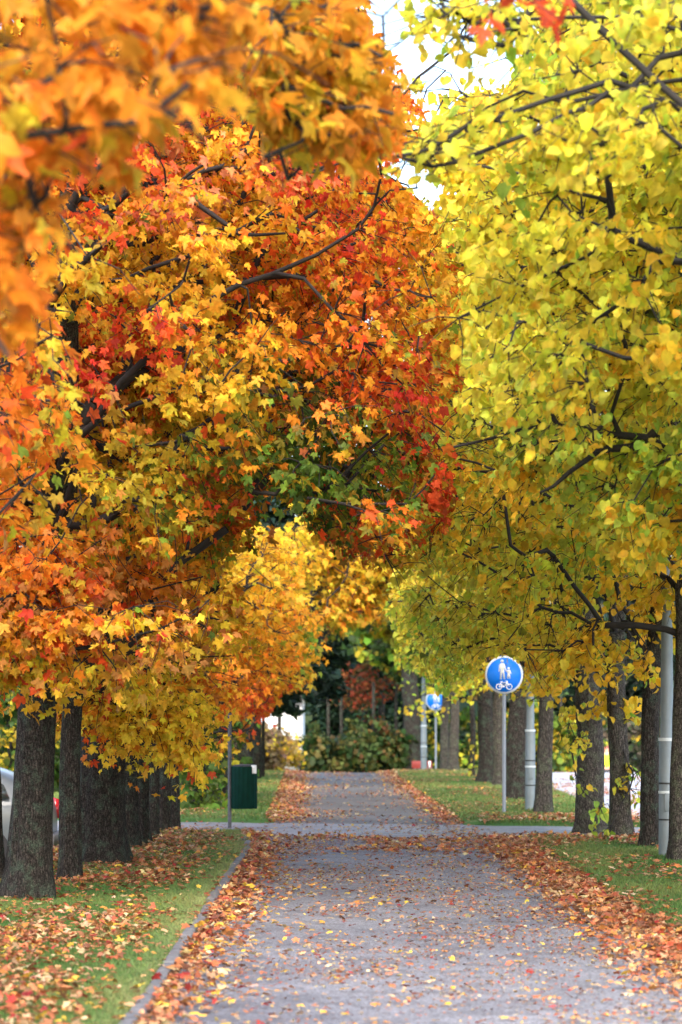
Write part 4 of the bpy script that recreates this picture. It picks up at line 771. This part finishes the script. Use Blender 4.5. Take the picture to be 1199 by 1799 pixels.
# ------------------------------------------------------------------ silver car (length along x, tail to the right)
cr_ = empty('parked_car', (px(107, 38.9), 38.0, -.455), label='silver parked car, its red and white tail light between the first two trunks', cat='car')
def car_body():
    # side profile sections: x from tail (0) to nose (-4.3): (x, z_bottom, z_belt, z_top, halfwidth_belt, halfwidth_top)
    st = [(0.0, .42, .62, .66, .60, .55), (-.03, .32, .86, .90, .74, .66), (-.12, .27, .90, 1.0, .80, .66), (-.32, .25, .92, 1.16, .84, .62), (-.62, .24, .93, 1.33, .855, .60), (-1.0, .24, .93, 1.42, .86, .60), (-1.6, .22, .92, 1.46, .865, .61), (-2.3, .22, .91, 1.43, .865, .60), (-2.75, .22, .91, 1.24, .86, .62), (-3.15, .22, .90, .99, .85, .68), (-3.6, .24, .82, .88, .83, .66), (-4.0, .26, .70, .78, .78, .60), (-4.22, .30, .60, .66, .66, .5), (-4.28, .40, .50, .54, .5, .4)]
    V = []; 
    for x, zb, zl, zt, wb, wt in st:
        half = [(0, zb), (wb * .86, zb), (wb * .97, zb + .08), (wb * 1.0, (zb + zl) * .5), (wb * .99, zl - .06), (wb * .95, zl), (wt + (wb - wt) * .35, zl + (zt - zl) * .5), (wt, zt - (zt - zl) * .12), (wt * .75, zt), (0, zt + .01)]
        full = half + [(-a, z) for a, z in half[-2:0:-1]]
        V += [(x, a, z) for a, z in full]
    n = 18; m = len(st)
    Q = [(i * n + k, i * n + (k + 1) % n, (i + 1) * n + (k + 1) % n, (i + 1) * n + k) for i in range(m - 1) for k in range(n)]
    bm = bmesh.new(); vs = [bm.verts.new(v) for v in V]
    for q in Q: bm.faces.new([vs[k] for k in q])
    bm.faces.new(vs[:n]); bm.faces.new(vs[-n:][::-1]); bmesh.ops.recalc_face_normals(bm, faces=bm.faces[:])
    me = bpy.data.meshes.new('body'); bm.to_mesh(me); bm.free(); me.materials.append(M['silver'])
    o = bpy.data.objects.new('body', me); SC.collection.objects.link(o); o.parent = cr_
    sb = o.modifiers.new('s', 'SUBSURF'); sb.levels = 2; sb.render_levels = 2
    # wheel arches
    mc = MB()
    for wx in (-.82, -3.42): mc.lathe((wx, 0, .32), [(-1.2, .37), (1.2, .37)], 32, axis=1)
    c = mc.build('arch_cutter', M['dark']); bo = o.modifiers.new('b', 'BOOLEAN'); bo.object = c; bo.operation = 'DIFFERENCE'; bo.solver = 'EXACT'
    c.parent = cr_; bpy.context.view_layer.update()
    dg = bpy.context.evaluated_depsgraph_get(); nm = bpy.data.meshes.new_from_object(o.evaluated_get(dg)); o.modifiers.clear(); o.data = nm; bpy.data.objects.remove(c)
    for p in nm.polygons: p.use_smooth = True
    try: nm.set_sharp_from_angle(angle=math.radians(40))
    except Exception: pass
    return o
bd = car_body()
for s in (-1, 1):
    for seg in ([(-.50, .97), (-1.02, .965), (-1.02, 1.34), (-.80, 1.30), (-.58, 1.14)], [(-1.07, .965), (-1.95, .955), (-1.95, 1.385), (-1.07, 1.35)], [(-2.0, .955), (-2.85, .955), (-2.42, 1.33), (-2.0, 1.385)]):
        m_ = MB(); m_.plate(seg, 0, .01); o = m_.build('side_window', M['glass'], cr_)
        for v in o.data.vertices:
            t = (v.co.z - .93) / .45; v.co.y = s * (.845 - .22 * t + v.co.y)
    for wx in (-.82, -3.42):
        w = MB(); w.lathe((wx, s * .74, .32), [(-.10, .24), (-.10, .30), (-.07, .32), (.07, .32), (.10, .30), (.10, .24)], 36, axis=1); wo = w.build('wheel', M['rubber'], cr_, True)
        w = MB(); w.lathe((wx, s * .74, .32), [(-.105, .02), (-.105, .235), (.105, .235), (.105, .02)], 24, axis=1); w.build('rim', M['rim'], wo, True)
    m_ = MB(); m_.add([(.02, s * .50, .66), (.02, s * .50, .92), (-.30, s * .862, 1.00), (-.22, s * .872, .66), (-.05, s * .50, .66), (-.05, s * .50, .92), (-.32, s * .80, 1.00), (-.24, s * .80, .66)], [(0, 1, 2, 3), (4, 7, 6, 5), (0, 4, 5, 1), (1, 5, 6, 2), (2, 6, 7, 3), (3, 7, 4, 0)]); tl_ = m_.build('tail_light', M['red'], cr_)
    m_ = MB(); m_.add([(.03, s * .58, .76), (.03, s * .58, .86), (-.255, s * .880, .93), (-.225, s * .885, .80), (-.1, s * .6, .8), (-.2, s * .8, .85)], [(0, 1, 2, 3)], [(0, 4, 1), (1, 4, 2), (2, 5, 3), (3, 5, 0)]); m_.build('white_lens', M['clearlens'], tl_)
    m_ = MB(); m_.lathe((-4.08, s * .58, .62), [(-.1, .04), (-.08, .09), (.06, .09)], 16, axis=0); m_.build('headlight', M['clearlens'], cr_, True)
    m_ = MB(); m_.box((-1.85, s * .872, .80), (.18, .03, .03), .01); m_.build('door_handle', M['silver'], cr_)
m_ = MB(); m_.box((.0, 0, .40), (.16, 1.46, .18), .05); m_.build('bumper', M['grey_plastic'], cr_, True)

# ------------------------------------------------------------------ red and white barrier far behind the lamp
for q, lb in ((733, 'small red board left of the farthest lamp column'), (755, 'small red and white board right of the farthest lamp column')):
    x = px(q, 84); b_ = empty('road_barrier', (x, 84, float(ground(x, 84))), label=lb, cat='barrier', group='red boards by the far lamp')
    m_ = MB(); m_.box((0, 0, .36), (.30 if q == 733 else .14, .03, .22), .004); m_.build('board', M['redpaint'], b_)
    m_ = MB(); m_.box((-.06, 0, .14), (.03, .028, .30)); m_.box((.06, 0, .14), (.03, .028, .30)); m_.box((0, 0, -.01), (.3, .25, .04)); m_.build('stand', M['grey_plastic'], b_)
    if q == 755: m_ = MB(); m_.box((0, -.02, .36), (.05, .02, .2)); m_.build('white_stripe', M['sign_white'], b_)

# ------------------------------------------------------------------ the person in the hi-vis jacket, walking away down the street
def skin_mesh(name, pts, edges, mat, parent, root=0, levels=2):
    me = bpy.data.meshes.new(name); me.from_pydata([p[:3] for p in pts], edges, []); o = bpy.data.objects.new(name, me); SC.collection.objects.link(o); o.parent = parent
    sk = o.modifiers.new('k', 'SKIN'); sk.use_smooth_shade = True
    for i, p in enumerate(pts):
        o.data.skin_vertices[0].data[i].radius = (p[3], p[3] * (p[4] if len(p) > 4 else 1))
    o.data.skin_vertices[0].data[root].use_root = True
    ss = o.modifiers.new('s', 'SUBSURF'); ss.levels = levels; ss.render_levels = levels
    dg = bpy.context.evaluated_depsgraph_get(); bpy.context.view_layer.update(); nm = bpy.data.meshes.new_from_object(o.evaluated_get(dg)); o.modifiers.clear(); o.data = nm; nm.materials.clear(); nm.materials.append(mat)
    return o
PD = 96.0; x = px(1066, PD); pe = empty('person', (x, PD, float(base(x, PD)) + .006), math.radians(10), label='person in bright yellow-green jacket and dark trousers on the far street, back to the camera', cat='person')
bp_ = [(0, 0, .98, .13, .8), (0, 0, 1.2, .14, .8), (0, 0, 1.40, .15, .7), (0, 0, 1.50, .06), (0, -.01, 1.60, .085, 1.1), (0, -.01, 1.70, .085, 1.1),
       (-.18, 0, 1.42, .055), (-.25, .03, 1.14, .042), (-.24, -.06, .90, .03), (.18, 0, 1.42, .055), (.25, -.03, 1.14, .042), (.25, -.14, .92, .03),
       (-.10, 0, .90, .09), (-.10, -.12, .50, .06), (-.10, .0, .09, .042), (-.10, -.14, .045, .035), (.10, 0, .90, .09), (.10, .08, .50, .06), (.10, .26, .12, .042), (.10, .14, .05, .035)]
ed = [(0, 1), (1, 2), (2, 3), (3, 4), (4, 5), (2, 6), (6, 7), (7, 8), (2, 9), (9, 10), (10, 11), (0, 12), (12, 13), (13, 14), (14, 15), (0, 16), (16, 17), (17, 18), (18, 19)]
for hi, (hx, hy, hz_), s in ((8, (-.24, -.07, .84), 1), (11, (.25, -.17, .86), -1)):
    b0 = len(bp_); bp_.append((hx, hy, hz_, .030, .6)); ed.append((hi, b0))
    for k_ in range(4):
        f0 = len(bp_); dy = (k_ - 1.5) * .019; ln = (.07, .08, .075, .055)[k_]
        bp_ += [(hx, hy + dy, hz_ - .035, .0095), (hx - .006 * s, hy + dy, hz_ - .035 - ln * .55, .0085), (hx + .01 * s, hy + dy, hz_ - .035 - ln, .007)]; ed += [(b0, f0), (f0, f0 + 1), (f0 + 1, f0 + 2)]
    f0 = len(bp_); bp_ += [(hx + .01 * s, hy - .035, hz_ + .0, .010), (hx + .015 * s, hy - .05, hz_ - .045, .008)]; ed += [(b0, f0), (f0, f0 + 1)]
skin_mesh('body', bp_, ed, M['skin'], pe)
jk = [(0, 0, .95, .165, .82), (0, 0, 1.2, .168, .82), (0, 0, 1.41, .172, .74), (0, 0, 1.50, .085), (-.20, 0, 1.43, .078), (-.26, .03, 1.14, .060), (-.25, -.06, .92, .05), (.20, 0, 1.43, .078), (.26, -.03, 1.14, .060), (.26, -.14, .94, .05)]
skin_mesh('jacket', jk, [(0, 1), (1, 2), (2, 3), (2, 4), (4, 5), (5, 6), (2, 7), (7, 8), (8, 9)], M['hivis'], pe)
tr_ = [(0, 0, .98, .155, .85), (-.10, 0, .88, .115), (-.10, -.12, .50, .082), (-.10, .0, .12, .062), (.10, 0, .88, .115), (.10, .08, .50, .082), (.10, .24, .15, .062)]
skin_mesh('trousers', tr_, [(0, 1), (1, 2), (2, 3), (0, 4), (4, 5), (5, 6)], M['trousers'], pe)
sh = [(-.10, .03, .06, .05), (-.10, -.17, .045, .042), (.10, .28, .10, .05), (.10, .13, .045, .042)]
skin_mesh('shoe', sh[:2], [(0, 1)], M['rubber'], pe, levels=1); skin_mesh('shoe', sh[2:], [(0, 1)], M['rubber'], pe, levels=1)
m_ = MB(); m_.lathe((0, .012, 1.665), [(-.09, .06), (-.05, .098), (.03, .105), (.08, .085), (.115, .03)], 18); m_.build('hair', M['hair'], pe, True)
m_ = MB(); m_.lathe((0, -.012, 1.62), [(-.02, .015), (.03, .012)], 8); m_.box((-.093, -.005, 1.655), (.02, .04, .06), .008); m_.box((.093, -.005, 1.655), (.02, .04, .06), .008); m_.box((0, -.108, 1.645), (.03, .035, .05), .01); m_.build('face', M['skin'], pe, True)
